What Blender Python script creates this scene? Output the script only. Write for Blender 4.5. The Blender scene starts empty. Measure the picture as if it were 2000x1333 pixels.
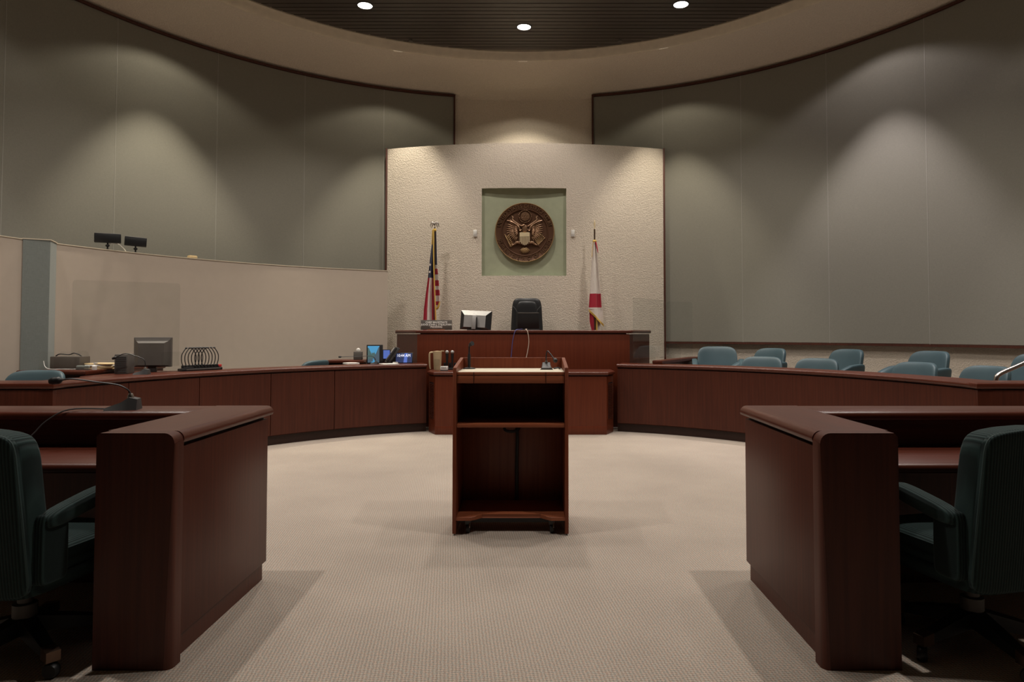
import bpy, bmesh, math, random
from mathutils import Vector, Matrix
random.seed(7)
PI = math.pi
def rad(a): return math.radians(a)
scn = bpy.context.scene
COL = scn.collection

# ------------------------------------------------------------------ camera
cam_d = bpy.data.cameras.new('camera'); cam = bpy.data.objects.new('camera', cam_d); COL.objects.link(cam)
cam.location = (0.138, 0.0, 1.35); cam.rotation_euler = (rad(91.9), 0, 0)
cam_d.sensor_width = 36; cam_d.lens = 36 * 1333 / 2000
cam_d.shift_x = -0.019; cam_d.shift_y = -0.02985; cam_d.clip_start = 0.05
scn.camera = cam

# ------------------------------------------------------------------ world, exposure, lamp table
w = bpy.data.worlds.new('world'); scn.world = w; w.use_nodes = True
w.node_tree.nodes['Background'].inputs[0].default_value = (1, 0.93, 0.84, 1)
w.node_tree.nodes['Background'].inputs[1].default_value = 0.02
vs = scn.view_settings
vs.view_transform = 'Standard'; vs.look = 'None'; vs.gamma = 1; vs.use_curve_mapping = False
vs.exposure = 0.0
LAMP_W = 345.0
ACCENT_W = 330.0
WARM = (1.0, 0.91, 0.74); NEUT = (1.0, 0.92, 0.84); COOL = (1.0, 0.91, 0.93)
# x, y, colour, power factor, tilt (dx, dy)
LAMPS = [(0.03, 9.77, NEUT, 0.7, (0, 0)), (-2.12, 9.12, NEUT, 0.7, (0, 0)), (2.16, 9.09, NEUT, 0.7, (0, 0)),
         (-3.28, 7.6, NEUT, 0.6, (0, 0)), (3.28, 7.6, NEUT, 0.6, (0, 0)),
         (-3.7, 5.4, NEUT, 0.55, (0, 0)), (3.7, 5.4, NEUT, 0.55, (0, 0)),
         (-2.75, 3.35, NEUT, 1.3, (0, 0)), (2.75, 3.35, NEUT, 1.3, (0, 0)),
         (0.0, 7.3, NEUT, 0.85, (0, 0)), (-1.6, 5.7, NEUT, 0.55, (0, 0)), (1.6, 5.7, NEUT, 0.55, (0, 0))]
# wall washers tucked behind the cove edge: angle, colour, factor
ACCENTS = [(90, WARM, 0.5), (113, WARM, 0.78), (64, WARM, 0.78), (146.5, WARM, 1.1), (33.5, COOL, 1.1), (177, NEUT, 0.9), (3, NEUT, 0.9)]
CEIL_Z = 5.80

# ------------------------------------------------------------------ materials
def new_mat(name):
    m = bpy.data.materials.new(name); m.use_nodes = True
    nt = m.node_tree; b = nt.nodes['Principled BSDF']
    return m, nt, b
def lk(nt, a, b): nt.links.new(a, b)
def coords(nt, scale=(1, 1, 1), rot=(0, 0, 0), kind='Object'):
    t = nt.nodes.new('ShaderNodeTexCoord'); mp = nt.nodes.new('ShaderNodeMapping')
    mp.inputs['Scale'].default_value = scale; mp.inputs['Rotation'].default_value = rot
    lk(nt, t.outputs[kind], mp.inputs['Vector']); return mp.outputs[0]
def noise(nt, vec, scale, detail=4, rough=0.55):
    n = nt.nodes.new('ShaderNodeTexNoise'); n.inputs['Scale'].default_value = scale
    n.inputs['Detail'].default_value = detail; n.inputs['Roughness'].default_value = rough
    lk(nt, vec, n.inputs['Vector']); return n.outputs['Fac']
def ramp(nt, fac, c0, c1, p0=0.3, p1=0.7):
    r = nt.nodes.new('ShaderNodeValToRGB'); e = r.color_ramp.elements
    e[0].position = p0; e[1].position = p1; e[0].color = (*c0, 1); e[1].color = (*c1, 1)
    lk(nt, fac, r.inputs[0]); return r.outputs[0]
def bump(nt, b, h, strength=0.5, dist=0.01):
    n = nt.nodes.new('ShaderNodeBump'); n.inputs['Strength'].default_value = strength
    n.inputs['Distance'].default_value = dist; lk(nt, h, n.inputs['Height']); lk(nt, n.outputs[0], b.inputs['Normal'])
def plain(name, c, rough=0.5, metal=0.0, var=0.06, coat=0.0, emit=None, es=1.0):
    m, nt, b = new_mat(name)
    f = noise(nt, coords(nt), 9.0)
    lk(nt, ramp(nt, f, [v * (1 - var) for v in c], [min(1, v * (1 + var)) for v in c]), b.inputs['Base Color'])
    b.inputs['Roughness'].default_value = rough; b.inputs['Metallic'].default_value = metal
    b.inputs['Coat Weight'].default_value = coat
    if emit:
        b.inputs['Emission Color'].default_value = (*emit, 1); b.inputs['Emission Strength'].default_value = es
    return m
def wood(name, axis, c0=(0.052, 0.0108, 0.0050), c1=(0.084, 0.0190, 0.0084), rough=0.42, spec=0.34, coat=0.0):
    m, nt, b = new_mat(name)
    s = [30, 30, 30]; s['xyz'.index(axis)] = 0.9
    v = coords(nt, tuple(s))
    f = noise(nt, v, 1.6, 6, 0.6)
    big = noise(nt, coords(nt, (1.2, 1.2, 1.2)), 1.3, 2)
    mix = nt.nodes.new('ShaderNodeMath'); mix.operation = 'MULTIPLY_ADD'
    lk(nt, f, mix.inputs[0]); mix.inputs[1].default_value = 0.75
    sub = nt.nodes.new('ShaderNodeMath'); sub.operation = 'MULTIPLY'; lk(nt, big, sub.inputs[0]); sub.inputs[1].default_value = 0.25
    lk(nt, sub.outputs[0], mix.inputs[2])
    lk(nt, ramp(nt, mix.outputs[0], c0, c1, 0.36, 0.66), b.inputs['Base Color'])
    b.inputs['Roughness'].default_value = rough; b.inputs['Coat Weight'].default_value = coat; b.inputs['Coat Roughness'].default_value = 0.22; b.inputs['Specular IOR Level'].default_value = spec
    bump(nt, b, f, 0.06, 0.004)
    return m
def stucco(name, c):
    m, nt, b = new_mat(name)
    v = coords(nt)
    n1 = noise(nt, v, 52, 3, 0.5); n2 = noise(nt, v, 120, 2, 0.5)
    a = nt.nodes.new('ShaderNodeMath'); a.operation = 'MULTIPLY_ADD'; lk(nt, n2, a.inputs[0]); a.inputs[1].default_value = 0.35; lk(nt, n1, a.inputs[2])
    lk(nt, ramp(nt, n1, [x * 0.93 for x in c], [x * 1.05 for x in c], 0.3, 0.7), b.inputs['Base Color'])
    b.inputs['Roughness'].default_value = 0.75
    bump(nt, b, a.outputs[0], 0.55, 0.018)
    return m
def fabric(name, c, scale=420, rough=0.85, sheen=0.15, var=0.1):
    m, nt, b = new_mat(name)
    vx = noise(nt, coords(nt, (0.08, 0.08, 1)), scale, 2); vz = noise(nt, coords(nt, (1, 1, 0.08)), scale, 2)
    a = nt.nodes.new('ShaderNodeMath'); a.operation = 'MULTIPLY_ADD'; lk(nt, vx, a.inputs[0]); a.inputs[1].default_value = 0.5
    h = nt.nodes.new('ShaderNodeMath'); h.operation = 'MULTIPLY'; lk(nt, vz, h.inputs[0]); h.inputs[1].default_value = 0.5
    lk(nt, h.outputs[0], a.inputs[2])
    lk(nt, ramp(nt, a.outputs[0], [x * (1 - var) for x in c], [x * (1 + var) for x in c], 0.35, 0.65), b.inputs['Base Color'])
    b.inputs['Roughness'].default_value = rough; b.inputs['Sheen Weight'].default_value = sheen
    bump(nt, b, a.outputs[0], 0.25, 0.003)
    return m
def corduroy(name, c):
    m, nt, b = new_mat(name)
    wv = nt.nodes.new('ShaderNodeTexWave'); wv.wave_type = 'BANDS'; wv.bands_direction = 'X'
    wv.inputs['Scale'].default_value = 27; wv.inputs['Distortion'].default_value = 0.3
    lk(nt, coords(nt), wv.inputs['Vector'])
    lk(nt, ramp(nt, wv.outputs['Fac'], [x * 0.55 for x in c], [x * 1.2 for x in c], 0.1, 0.8), b.inputs['Base Color'])
    b.inputs['Roughness'].default_value = 0.85; b.inputs['Sheen Weight'].default_value = 0.06; b.inputs['Specular IOR Level'].default_value = 0.2
    bump(nt, b, wv.outputs['Fac'], 0.5, 0.004)
    return m
def carpet(name):
    m, nt, b = new_mat(name)
    v0 = coords(nt, (1, 1, 1), (0, 0, rad(38)))
    wob = nt.nodes.new('ShaderNodeTexNoise'); wob.inputs['Scale'].default_value = 45; lk(nt, v0, wob.inputs['Vector'])
    wv_ = nt.nodes.new('ShaderNodeVectorMath'); wv_.operation = 'MULTIPLY_ADD'; lk(nt, wob.outputs['Color'], wv_.inputs[0]); wv_.inputs[1].default_value = (0.010, 0.010, 0); lk(nt, v0, wv_.inputs[2]); v = wv_.outputs[0]
    sep = nt.nodes.new('ShaderNodeSeparateXYZ'); lk(nt, v, sep.inputs[0])
    out = []
    for k in (0, 1):
        mu = nt.nodes.new('ShaderNodeMath'); mu.operation = 'MULTIPLY'; lk(nt, sep.outputs[k], mu.inputs[0]); mu.inputs[1].default_value = 2 * PI / 0.0215
        si = nt.nodes.new('ShaderNodeMath'); si.operation = 'SINE'; lk(nt, mu.outputs[0], si.inputs[0]); out.append(si.outputs[0])
    pr = nt.nodes.new('ShaderNodeMath'); pr.operation = 'MULTIPLY'; lk(nt, out[0], pr.inputs[0]); lk(nt, out[1], pr.inputs[1])
    sp = noise(nt, coords(nt), 210, 2); patch = noise(nt, coords(nt), 1.1, 3)
    ma = nt.nodes.new('ShaderNodeMath'); ma.operation = 'MULTIPLY_ADD'; lk(nt, pr.outputs[0], ma.inputs[0]); ma.inputs[1].default_value = 0.24; lk(nt, sp, ma.inputs[2])
    mb = nt.nodes.new('ShaderNodeMath'); mb.operation = 'MULTIPLY_ADD'; lk(nt, patch, mb.inputs[0]); mb.inputs[1].default_value = 0.30
    mc = nt.nodes.new('ShaderNodeMath'); mc.operation = 'SUBTRACT'; lk(nt, ma.outputs[0], mc.inputs[0]); mc.inputs[1].default_value = 0.15
    lk(nt, mc.outputs[0], mb.inputs[2])
    col = ramp(nt, mb.outputs[0], (0.20, 0.162, 0.138), (0.55, 0.462, 0.395), 0.12, 0.78)
    hue = noise(nt, coords(nt), 95, 1); hr = ramp(nt, hue, (0.84, 0.97, 0.98), (1.04, 0.94, 0.86), 0.42, 0.58)
    mx = nt.nodes.new('ShaderNodeMix'); mx.data_type = 'RGBA'; mx.blend_type = 'MULTIPLY'; mx.inputs[0].default_value = 0.8
    lk(nt, col, mx.inputs[6]); lk(nt, hr, mx.inputs[7]); lk(nt, mx.outputs[2], b.inputs['Base Color'])
    b.inputs['Roughness'].default_value = 0.95
    bump(nt, b, ma.outputs[0], 0.6, 0.006)
    return m
def acrylic(name):
    m = bpy.data.materials.new(name); m.use_nodes = True; nt = m.node_tree
    nt.nodes.remove(nt.nodes['Principled BSDF']); out = nt.nodes['Material Output']
    tr = nt.nodes.new('ShaderNodeBsdfTransparent'); gl = nt.nodes.new('ShaderNodeBsdfGlossy'); gl.inputs['Roughness'].default_value = 0.04
    f = noise(nt, coords(nt), 6.0); lk(nt, ramp(nt, f, (0.955, 0.965, 0.96), (0.975, 0.98, 0.98)), tr.inputs['Color'])
    lw = nt.nodes.new('ShaderNodeLayerWeight'); lw.inputs[0].default_value = 0.5
    pw = nt.nodes.new('ShaderNodeMath'); pw.operation = 'POWER'; lk(nt, lw.outputs['Facing'], pw.inputs[0]); pw.inputs[1].default_value = 4.0
    fr = nt.nodes.new('ShaderNodeMath'); fr.operation = 'MULTIPLY_ADD'; lk(nt, pw.outputs[0], fr.inputs[0]); fr.inputs[1].default_value = 0.55; fr.inputs[2].default_value = 0.025
    mx = nt.nodes.new('ShaderNodeMixShader'); lk(nt, fr.outputs[0], mx.inputs[0]); lk(nt, tr.outputs[0], mx.inputs[1]); lk(nt, gl.outputs[0], mx.inputs[2]); lk(nt, mx.outputs[0], out.inputs['Surface'])
    return m

M = {}
M['wood'] = wood('mahogany_upright', 'z'); M['wood_x'] = wood('mahogany_long', 'x', (0.060, 0.0115, 0.005), (0.095, 0.0200, 0.0085), rough=0.36, spec=0.36, coat=0.10); M['wood_y'] = wood('mahogany_deep', 'y', (0.060, 0.0115, 0.005), (0.095, 0.0200, 0.0085), rough=0.36, spec=0.36, coat=0.10)
M['wood_bench'] = wood('mahogany_bench', 'z', (0.092, 0.0165, 0.0055), (0.130, 0.027, 0.0092), 0.38)
M['wood_lect'] = wood('mahogany_lectern', 'z', (0.140, 0.031, 0.012), (0.20, 0.052, 0.022), 0.42)
M['wood_lect_x'] = wood('mahogany_lectern_long', 'x', (0.25, 0.068, 0.029), (0.34, 0.110, 0.050), 0.42)  # lightened mahogany carries the front light on lectern fascia and shelf edges
M['wood_dark'] = wood('mahogany_shadow_base', 'x', (0.020, 0.0085, 0.006), (0.032, 0.0125, 0.0085), 0.5)  # darker mahogany for the rail toe kicks
M['trimwood'] = wood('mahogany_trim', 'z', (0.05, 0.016, 0.010), (0.09, 0.028, 0.016), 0.5)
M['stucco'] = stucco('stucco_cream', (0.62, 0.54, 0.445))
M['plaster'] = plain('smooth_cream_plaster', (0.64, 0.56, 0.43), 0.6)
M['acoustic'] = fabric('acoustic_fabric', (0.215, 0.204, 0.166))
M['joint'] = plain('panel_joint', (0.29, 0.28, 0.24), 0.6)
M['parti'] = plain('partition_laminate', (0.50, 0.425, 0.350), 0.45, var=0.02)
M['pilaster'] = fabric('pilaster_fabric', (0.20, 0.222, 0.205), 300)
M['niche'] = plain('sage_paint', (0.36, 0.38, 0.26), 0.6)
M['carpet'] = carpet('loop_carpet')
M['slat'] = plain('dark_bronze_slat', (0.052, 0.040, 0.032), 0.45)
M['black'] = plain('black_plastic', (0.012, 0.012, 0.013), 0.45)
M['void'] = plain('plenum_black', (0.006, 0.006, 0.006), 0.9)
M['dgrey'] = plain('dark_grey_plastic', (0.05, 0.05, 0.05), 0.5)
M['mgrey'] = plain('taupe_grey_plastic', (0.095, 0.084, 0.074), 0.55)
M['silver'] = plain('silver_plastic', (0.34, 0.33, 0.32), 0.4, 0.2)
M['chrome'] = plain('satin_chrome', (0.46, 0.42, 0.39), 0.28, 1.0)
M['bronzecap'] = plain('bronze_cap', (0.16, 0.10, 0.07), 0.35, 0.8)
M['white'] = plain('white_plastic', (0.72, 0.70, 0.66), 0.45)
M['paper'] = plain('paper', (0.78, 0.75, 0.70), 0.8)
M['manila'] = plain('manila', (0.66, 0.50, 0.27), 0.8)
M['tan'] = plain('tan_plastic', (0.52, 0.40, 0.24), 0.4)
M['teal'] = plain('teal_vinyl', (0.045, 0.082, 0.097), 0.5, var=0.04)
M['tealdark'] = plain('dark_teal_vinyl', (0.018, 0.030, 0.034), 0.5)
M['cord'] = corduroy('teal_corduroy', (0.017, 0.034, 0.033))
M['piping'] = plain('teal_piping', (0.022, 0.045, 0.043), 0.8)
M['leather'] = plain('black_leather', (0.012, 0.012, 0.013), 0.38)
M['cream_top'] = plain('cream_laminate', (0.66, 0.60, 0.46), 0.5)
M['bronze'] = plain('bronze_seal', (0.125, 0.060, 0.032), 0.42, 0.5)
M['bronze_hi'] = plain('bronze_raised', (0.26, 0.15, 0.085), 0.34, 0.55)  # lighter bronze puts the light on the raised relief into colour
M['brass'] = plain('dull_brass', (0.42, 0.27, 0.13), 0.36, 0.5)
M['gold'] = plain('polished_brass', (0.85, 0.70, 0.44), 0.35, 0.35)
M['gilt'] = plain('gold_fringe', (0.62, 0.40, 0.08), 0.6)
M['fred'] = fabric('flag_red', (0.40, 0.012, 0.035), 300, 0.6)
M['fwhite'] = fabric('flag_white', (0.70, 0.64, 0.58), 300, 0.6)
M['fblue'] = fabric('flag_navy', (0.018, 0.022, 0.065), 300, 0.6)
M['poledark'] = plain('dark_pole_wood', (0.05, 0.025, 0.012), 0.4)
M['plate'] = plain('taupe_sign_plate', (0.085, 0.070, 0.058), 0.5)
M['acrylic'] = acrylic('clear_acrylic')
M['lens'] = plain('lamp_lens', (1, 1, 1), 0.5, emit=(1, 0.93, 0.84), es=14)
M['slitlens'] = plain('slit_lens', (1, 1, 1), 0.5, emit=(1, 0.86, 0.66), es=0.9)  # glow for the streak of light on the cove bead, no lens
M['red'] = plain('red_plastic', (0.5, 0.03, 0.03), 0.5)
M['bluecord'] = plain('blue_cable', (0.10, 0.10, 0.28), 0.5)
M['whitecord'] = plain('cream_cable', (0.62, 0.50, 0.40), 0.5)
M['scr_sky'] = plain('screen_sky', (0.05, 0.25, 0.5), 0.3, emit=(0.10, 0.36, 0.62), es=0.55)
M['scr_rock'] = plain('screen_rock', (0.05, 0.07, 0.08), 0.3, emit=(0.10, 0.15, 0.20), es=0.5)
M['scr_green'] = plain('screen_green', (0.05, 0.08, 0.07), 0.3, emit=(0.10, 0.19, 0.19), es=0.5)
M['scr_navy'] = plain('screen_navy', (0.02, 0.03, 0.08), 0.3, emit=(0.035, 0.05, 0.14), es=0.5)
M['scr_blue'] = plain('screen_blue', (0.05, 0.1, 0.4), 0.3, emit=(0.13, 0.21, 0.60), es=0.55)
M['scr_text'] = plain('screen_text', (0.8, 0.8, 0.9), 0.3, emit=(0.85, 0.88, 1.0), es=0.9)
M['ivory'] = plain('ivory_letter', (0.80, 0.77, 0.72), 0.6)

# ------------------------------------------------------------------ mesh helpers
def quadface(bm, vs_):
    try: return bm.faces.new(vs_)
    except ValueError: return None
def box(bm, x0, x1, y0, y1, z0, z1, bev=0.0, seg=2, mat=None, mi=0):
    v = [bm.verts.new((x, y, z)) for z in (z0, z1) for y in (y0, y1) for x in (x0, x1)]
    idx = [(0, 2, 3, 1), (4, 5, 7, 6), (0, 1, 5, 4), (2, 6, 7, 3), (0, 4, 6, 2), (1, 3, 7, 5)]
    fs = [bm.faces.new([v[i] for i in f]) for f in idx]
    for f in fs: f.material_index = mi
    if mat is not None: bmesh.ops.transform(bm, matrix=mat, verts=v)
    if bev > 0:
        es = list({e for f in fs for e in f.edges})
        bmesh.ops.bevel(bm, geom=es, offset=bev, segments=seg, profile=0.5, affect='EDGES')
def prism(bm, poly, lo, hi, axis='z', bev=0.0, seg=2, mi=0):
    def pt(a, b, c):
        return {'z': (a, b, c), 'y': (a, c, b), 'x': (c, a, b)}[axis]
    A = [bm.verts.new(pt(a, b, lo)) for a, b in poly]; B = [bm.verts.new(pt(a, b, hi)) for a, b in poly]
    n = len(poly); fs = [bm.faces.new(A[::-1]), bm.faces.new(B)]
    for i in range(n): fs.append(bm.faces.new((A[i], A[(i + 1) % n], B[(i + 1) % n], B[i])))
    for f in fs: f.material_index = mi
    if bev > 0:
        es = list(set(fs[1].edges) | set(fs[0].edges))
        bmesh.ops.bevel(bm, geom=es, offset=bev, segments=seg, profile=0.5, affect='EDGES')
CX0, CY0 = 0.0, 5.85
def pol(r, a): return (CX0 + r * math.cos(rad(a)), CY0 + r * math.sin(rad(a)))
def arc(bm, prof, a0, a1, n, cx=CX0, cy=CY0, closed=True):
    rings = []
    for i in range(n + 1):
        a = rad(a0 + (a1 - a0) * i / n)
        rings.append([bm.verts.new((cx + r * math.cos(a), cy + r * math.sin(a), z)) for r, z in prof])
    m = len(prof)
    for i in range(n):
        for j in range(m if closed else m - 1):
            k = (j + 1) % m
            bm.faces.new((rings[i][j], rings[i][k], rings[i + 1][k], rings[i + 1][j]))
    if closed:
        bm.faces.new(rings[0][::-1]); bm.faces.new(rings[-1])
def lathe(bm, prof, n=24, mat=None, caps=True):
    rings = []
    allv = []
    for r, z in prof:
        if r < 1e-6:
            v = bm.verts.new((0, 0, z)); rings.append([v]); allv.append(v)
        else:
            rg = [bm.verts.new((r * math.cos(2 * PI * k / n), r * math.sin(2 * PI * k / n), z)) for k in range(n)]
            rings.append(rg); allv += rg
    for A, B in zip(rings, rings[1:]):
        for k in range(n):
            a, b = A[k % len(A)], A[(k + 1) % len(A)]; c, d = B[(k + 1) % len(B)], B[k % len(B)]
            f = []
            for v in (a, b, c, d):
                if v not in f: f.append(v)
            if len(f) >= 3: quadface(bm, f)
    if caps and len(rings[0]) > 1: bm.faces.new(rings[0][::-1])
    if caps and len(rings[-1]) > 1: bm.faces.new(rings[-1])
    if not caps: bmesh.ops.remove_doubles(bm, verts=allv, dist=1e-6); allv = [v for v in allv if v.is_valid]
    if mat is not None: bmesh.ops.transform(bm, matrix=mat, verts=allv)
def tube(bm, pts, r, n=8, smooth=True):
    P = [Vector(p) for p in pts]
    if smooth and len(P) > 2:
        Q = []
        for i in range(len(P) - 1):
            p0 = P[max(i - 1, 0)]; p1 = P[i]; p2 = P[i + 1]; p3 = P[min(i + 2, len(P) - 1)]
            for k in range(5):
                t = k / 5
                Q.append(0.5 * ((2 * p1) + (p2 - p0) * t + (2 * p0 - 5 * p1 + 4 * p2 - p3) * t * t + (3 * p1 - p0 - 3 * p2 + p3) * t ** 3))
        Q.append(P[-1]); rr = r
        if isinstance(r, (list, tuple)):
            rr = []
            for i in range(len(P) - 1):
                for k in range(5): rr.append(r[i] + (r[i + 1] - r[i]) * k / 5)
            rr.append(r[-1])
        P = Q; r = rr
    rings = []
    up = Vector((0, 0, 1))
    for i, p in enumerate(P):
        d = (P[min(i + 1, len(P) - 1)] - P[max(i - 1, 0)]).normalized()
        s = d.cross(up)
        if s.length < 0.05: s = d.cross(Vector((1, 0, 0)))
        s.normalize(); u = s.cross(d).normalized()
        up = u
        q = r[i] if isinstance(r, (list, tuple)) else r
        rings.append([bm.verts.new(p + q * (math.cos(2 * PI * k / n) * s + math.sin(2 * PI * k / n) * u)) for k in range(n)])
    for A, B in zip(rings, rings[1:]):
        for k in range(n): bm.faces.new((A[k], A[(k + 1) % n], B[(k + 1) % n], B[k]))
    bm.faces.new(rings[0][::-1]); bm.faces.new(rings[-1])
def spow(v, e): return math.copysign(abs(v) ** e, v)
def superell(bm, c, a, b, h, e1=0.4, e2=0.4, nu=24, nv=12, f=None, mi=0):
    """superellipsoid, half sizes a,b,h; e1 vertical squareness, e2 plan squareness; f deforms local point"""
    rings = []
    for j in range(nv + 1):
        ph = -PI / 2 + PI * j / nv
        cz, sz = spow(math.cos(ph), e1), spow(math.sin(ph), e1)
        if j in (0, nv): pts = [(0, 0, sz * h)]
        else: pts = [(a * cz * spow(math.cos(2 * PI * k / nu), e2), b * cz * spow(math.sin(2 * PI * k / nu), e2), h * sz) for k in range(nu)]
        rg = []
        for p in pts:
            q = f(*p) if f else p
            rg.append(bm.verts.new((c[0] + q[0], c[1] + q[1], c[2] + q[2])))
        rings.append(rg)
    for A, B in zip(rings, rings[1:]):
        for k in range(nu):
            fv = []
            for v in (A[k % len(A)], A[(k + 1) % len(A)], B[(k + 1) % len(B)], B[k % len(B)]):
                if v not in fv: fv.append(v)
            if len(fv) >= 3:
                ff = quadface(bm, fv)
                if ff: ff.material_index = mi
def loft(bm, secs, cap=True, mi=None):
    rings = [[bm.verts.new(p) for p in s] for s in secs]
    n = len(secs[0])
    for i, (A, B) in enumerate(zip(rings, rings[1:])):
        for k in range(n):
            f = bm.faces.new((A[k], A[(k + 1) % n], B[(k + 1) % n], B[k]))
            if mi: f.material_index = mi(i, k)
    if cap: bm.faces.new(rings[0][::-1]); bm.faces.new(rings[-1])
def obj(name, bm, mat, parent=None, world=True, smooth=True, keepn=False):
    if parent is not None and world:
        bmesh.ops.translate(bm, vec=-Vector(parent.location), verts=bm.verts)
    if not keepn: bmesh.ops.recalc_face_normals(bm, faces=bm.faces)
    if smooth:
        for f in bm.faces: f.smooth = True
        for e in bm.edges:
            if len(e.link_faces) == 2 and e.calc_face_angle(0) > rad(38): e.smooth = False
    me = bpy.data.meshes.new(name); bm.to_mesh(me); bm.free()
    for mm in (mat if isinstance(mat, (list, tuple)) else [mat]): me.materials.append(M[mm])
    o = bpy.data.objects.new(name, me); COL.objects.link(o)
    if parent is not None: o.parent = parent
    return o
def tag(o, label=None, cat=None, group=None, kind=None):
    if label: o['label'] = label
    if cat: o['category'] = cat
    if group: o['group'] = group
    if kind: o['kind'] = kind
    return o
def thing(name, label, cat, loc=(0, 0, 0), rz=0.0, group=None):
    o = bpy.data.objects.new(name, None); COL.objects.link(o); o.empty_display_size = 0.1
    o.location = loc; o.rotation_euler = (0, 0, rz)
    return tag(o, label, cat, group)
def dup(root, loc, rz, label, group=None):
    r = root.copy(); COL.objects.link(r); r.location = loc; r.rotation_euler = (0, 0, rz); r['label'] = label
    if group: r['group'] = group
    for ch in list(root.children):
        c = ch.copy(); COL.objects.link(c); c.parent = r
        for g in ch.children:
            d = g.copy(); COL.objects.link(d); d.parent = c
    return r
def B(): return bmesh.new()
def text_into(bm, s, size, mat, ext=0.002, align='CENTER', mi=0, bold=0.0):
    cu = bpy.data.curves.new('lettering', 'FONT'); cu.body = s; cu.size = size; cu.extrude = ext; cu.align_x = align; cu.align_y = 'CENTER'
    cu.resolution_u = 3; cu.offset = bold
    o = bpy.data.objects.new('lettering', cu)
    me = bpy.data.meshes.new_from_object(o)
    n0 = len(bm.verts); f0 = len(bm.faces)
    bm.from_mesh(me); bm.verts.ensure_lookup_table(); bm.faces.ensure_lookup_table()
    bmesh.ops.transform(bm, matrix=mat, verts=bm.verts[n0:])
    for f in bm.faces[f0:]: f.material_index = mi
    bpy.data.objects.remove(o); bpy.data.curves.remove(cu); bpy.data.meshes.remove(me)
# text lying in the XZ plane and facing the camera (-Y)
FACE = Matrix.Rotation(rad(90), 4, 'X')
def struct(o): o['kind'] = 'structure'; return o

# ================================================================== the setting
bm = B(); box(bm, -9, 9, -4.6, 13, -0.1, 0.0); struct(obj('floor', bm, 'carpet'))
for nm, r0, r1, z, a0, a1 in (('floor_platform', 4.0, 5.2, 0.16, 0, 69), ('floor_platform', 5.2, 6.05, 0.28, 0, 69), ('floor_platform', 4.0, 5.3, 0.12, 112, 180)):
    bm = B(); arc(bm, [(r0, 0.0), (r1, 0.0), (r1, z), (r0, z)], a0, a1, 30); struct(obj(nm, bm, 'carpet'))
bm = B(); prism(bm, [(-1.9, 10.05), (1.95, 10.05), (1.95, 10.9), (-1.9, 10.9)], 0.0, 0.5); struct(obj('floor_platform', bm, 'carpet'))

# rotunda wall with fabric panels
bm = B(); arc(bm, [(6.06, 0), (6.25, 0), (6.25, 5.45), (6.06, 5.45)], 0, 180, 120)
wall = struct(obj('wall_back', bm, 'stucco'))
offs = [11.4, 23.0, 35.3, 47.9, 61.0, 73.6, 86.2]
PZ0, PZ1 = 1.205, 5.455
for sgn in (1, -1):
    for i in range(len(offs) - 1):
        a0, a1 = 90 - sgn * (offs[i] + (0.28 if i == 0 else 0.05)), 90 - sgn * (offs[i + 1] - 0.05)
        lo, hi = min(a0, a1), max(a0, a1)
        bm = B(); arc(bm, [(6.006, PZ0), (6.06, PZ0), (6.06, PZ1), (6.006, PZ1), (6.0, PZ1 - 0.006), (6.0, PZ0 + 0.006)], lo, hi, 10)
        p = obj('acoustic_panel', bm, 'acoustic', wall, world=False)
        ja = 90 - sgn * offs[i + 1]; bm = B(); arc(bm, [(5.998, PZ0), (6.05, PZ0), (6.05, PZ1), (5.998, PZ1)], ja - 0.048, ja + 0.048, 1); obj('joint_strip', bm, 'joint', wall, world=False)
    e0, e1 = 90 - sgn * offs[0], 90 - sgn * 88
    lo, hi = min(e0, e1), max(e0, e1)
    for z0, z1 in ((PZ1, PZ1 + 0.035), (PZ0 - 0.03, PZ0)):
        bm = B(); arc(bm, [(5.975, z0), (6.06, z0), (6.06, z1), (5.975, z1)], lo, hi, 60)
        obj('wood_trim', bm, 'trimwood', wall, world=False)
    s0 = 90 - sgn * offs[0]; s1 = 90 - sgn * (offs[0] + 0.27)
    bm = B(); arc(bm, [(5.975, PZ0), (6.06, PZ0), (6.06, PZ1), (5.975, PZ1)], min(s0, s1), max(s0, s1), 2)
    obj('wood_trim', bm, 'trimwood', wall, world=False)
for nm, x0, x1, y0, y1 in (('wall_left', -6.25, -6.06, -4.2, 5.85), ('wall_right', 6.06, 6.25, -4.2, 5.85), ('wall_rear', -6.25, 6.25, -4.4, -4.2)):
    bm = B(); box(bm, x0, x1, y0, y1, 0, 5.7); struct(obj(nm, bm, 'wood' if nm == 'wall_rear' else 'acoustic'))

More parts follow.
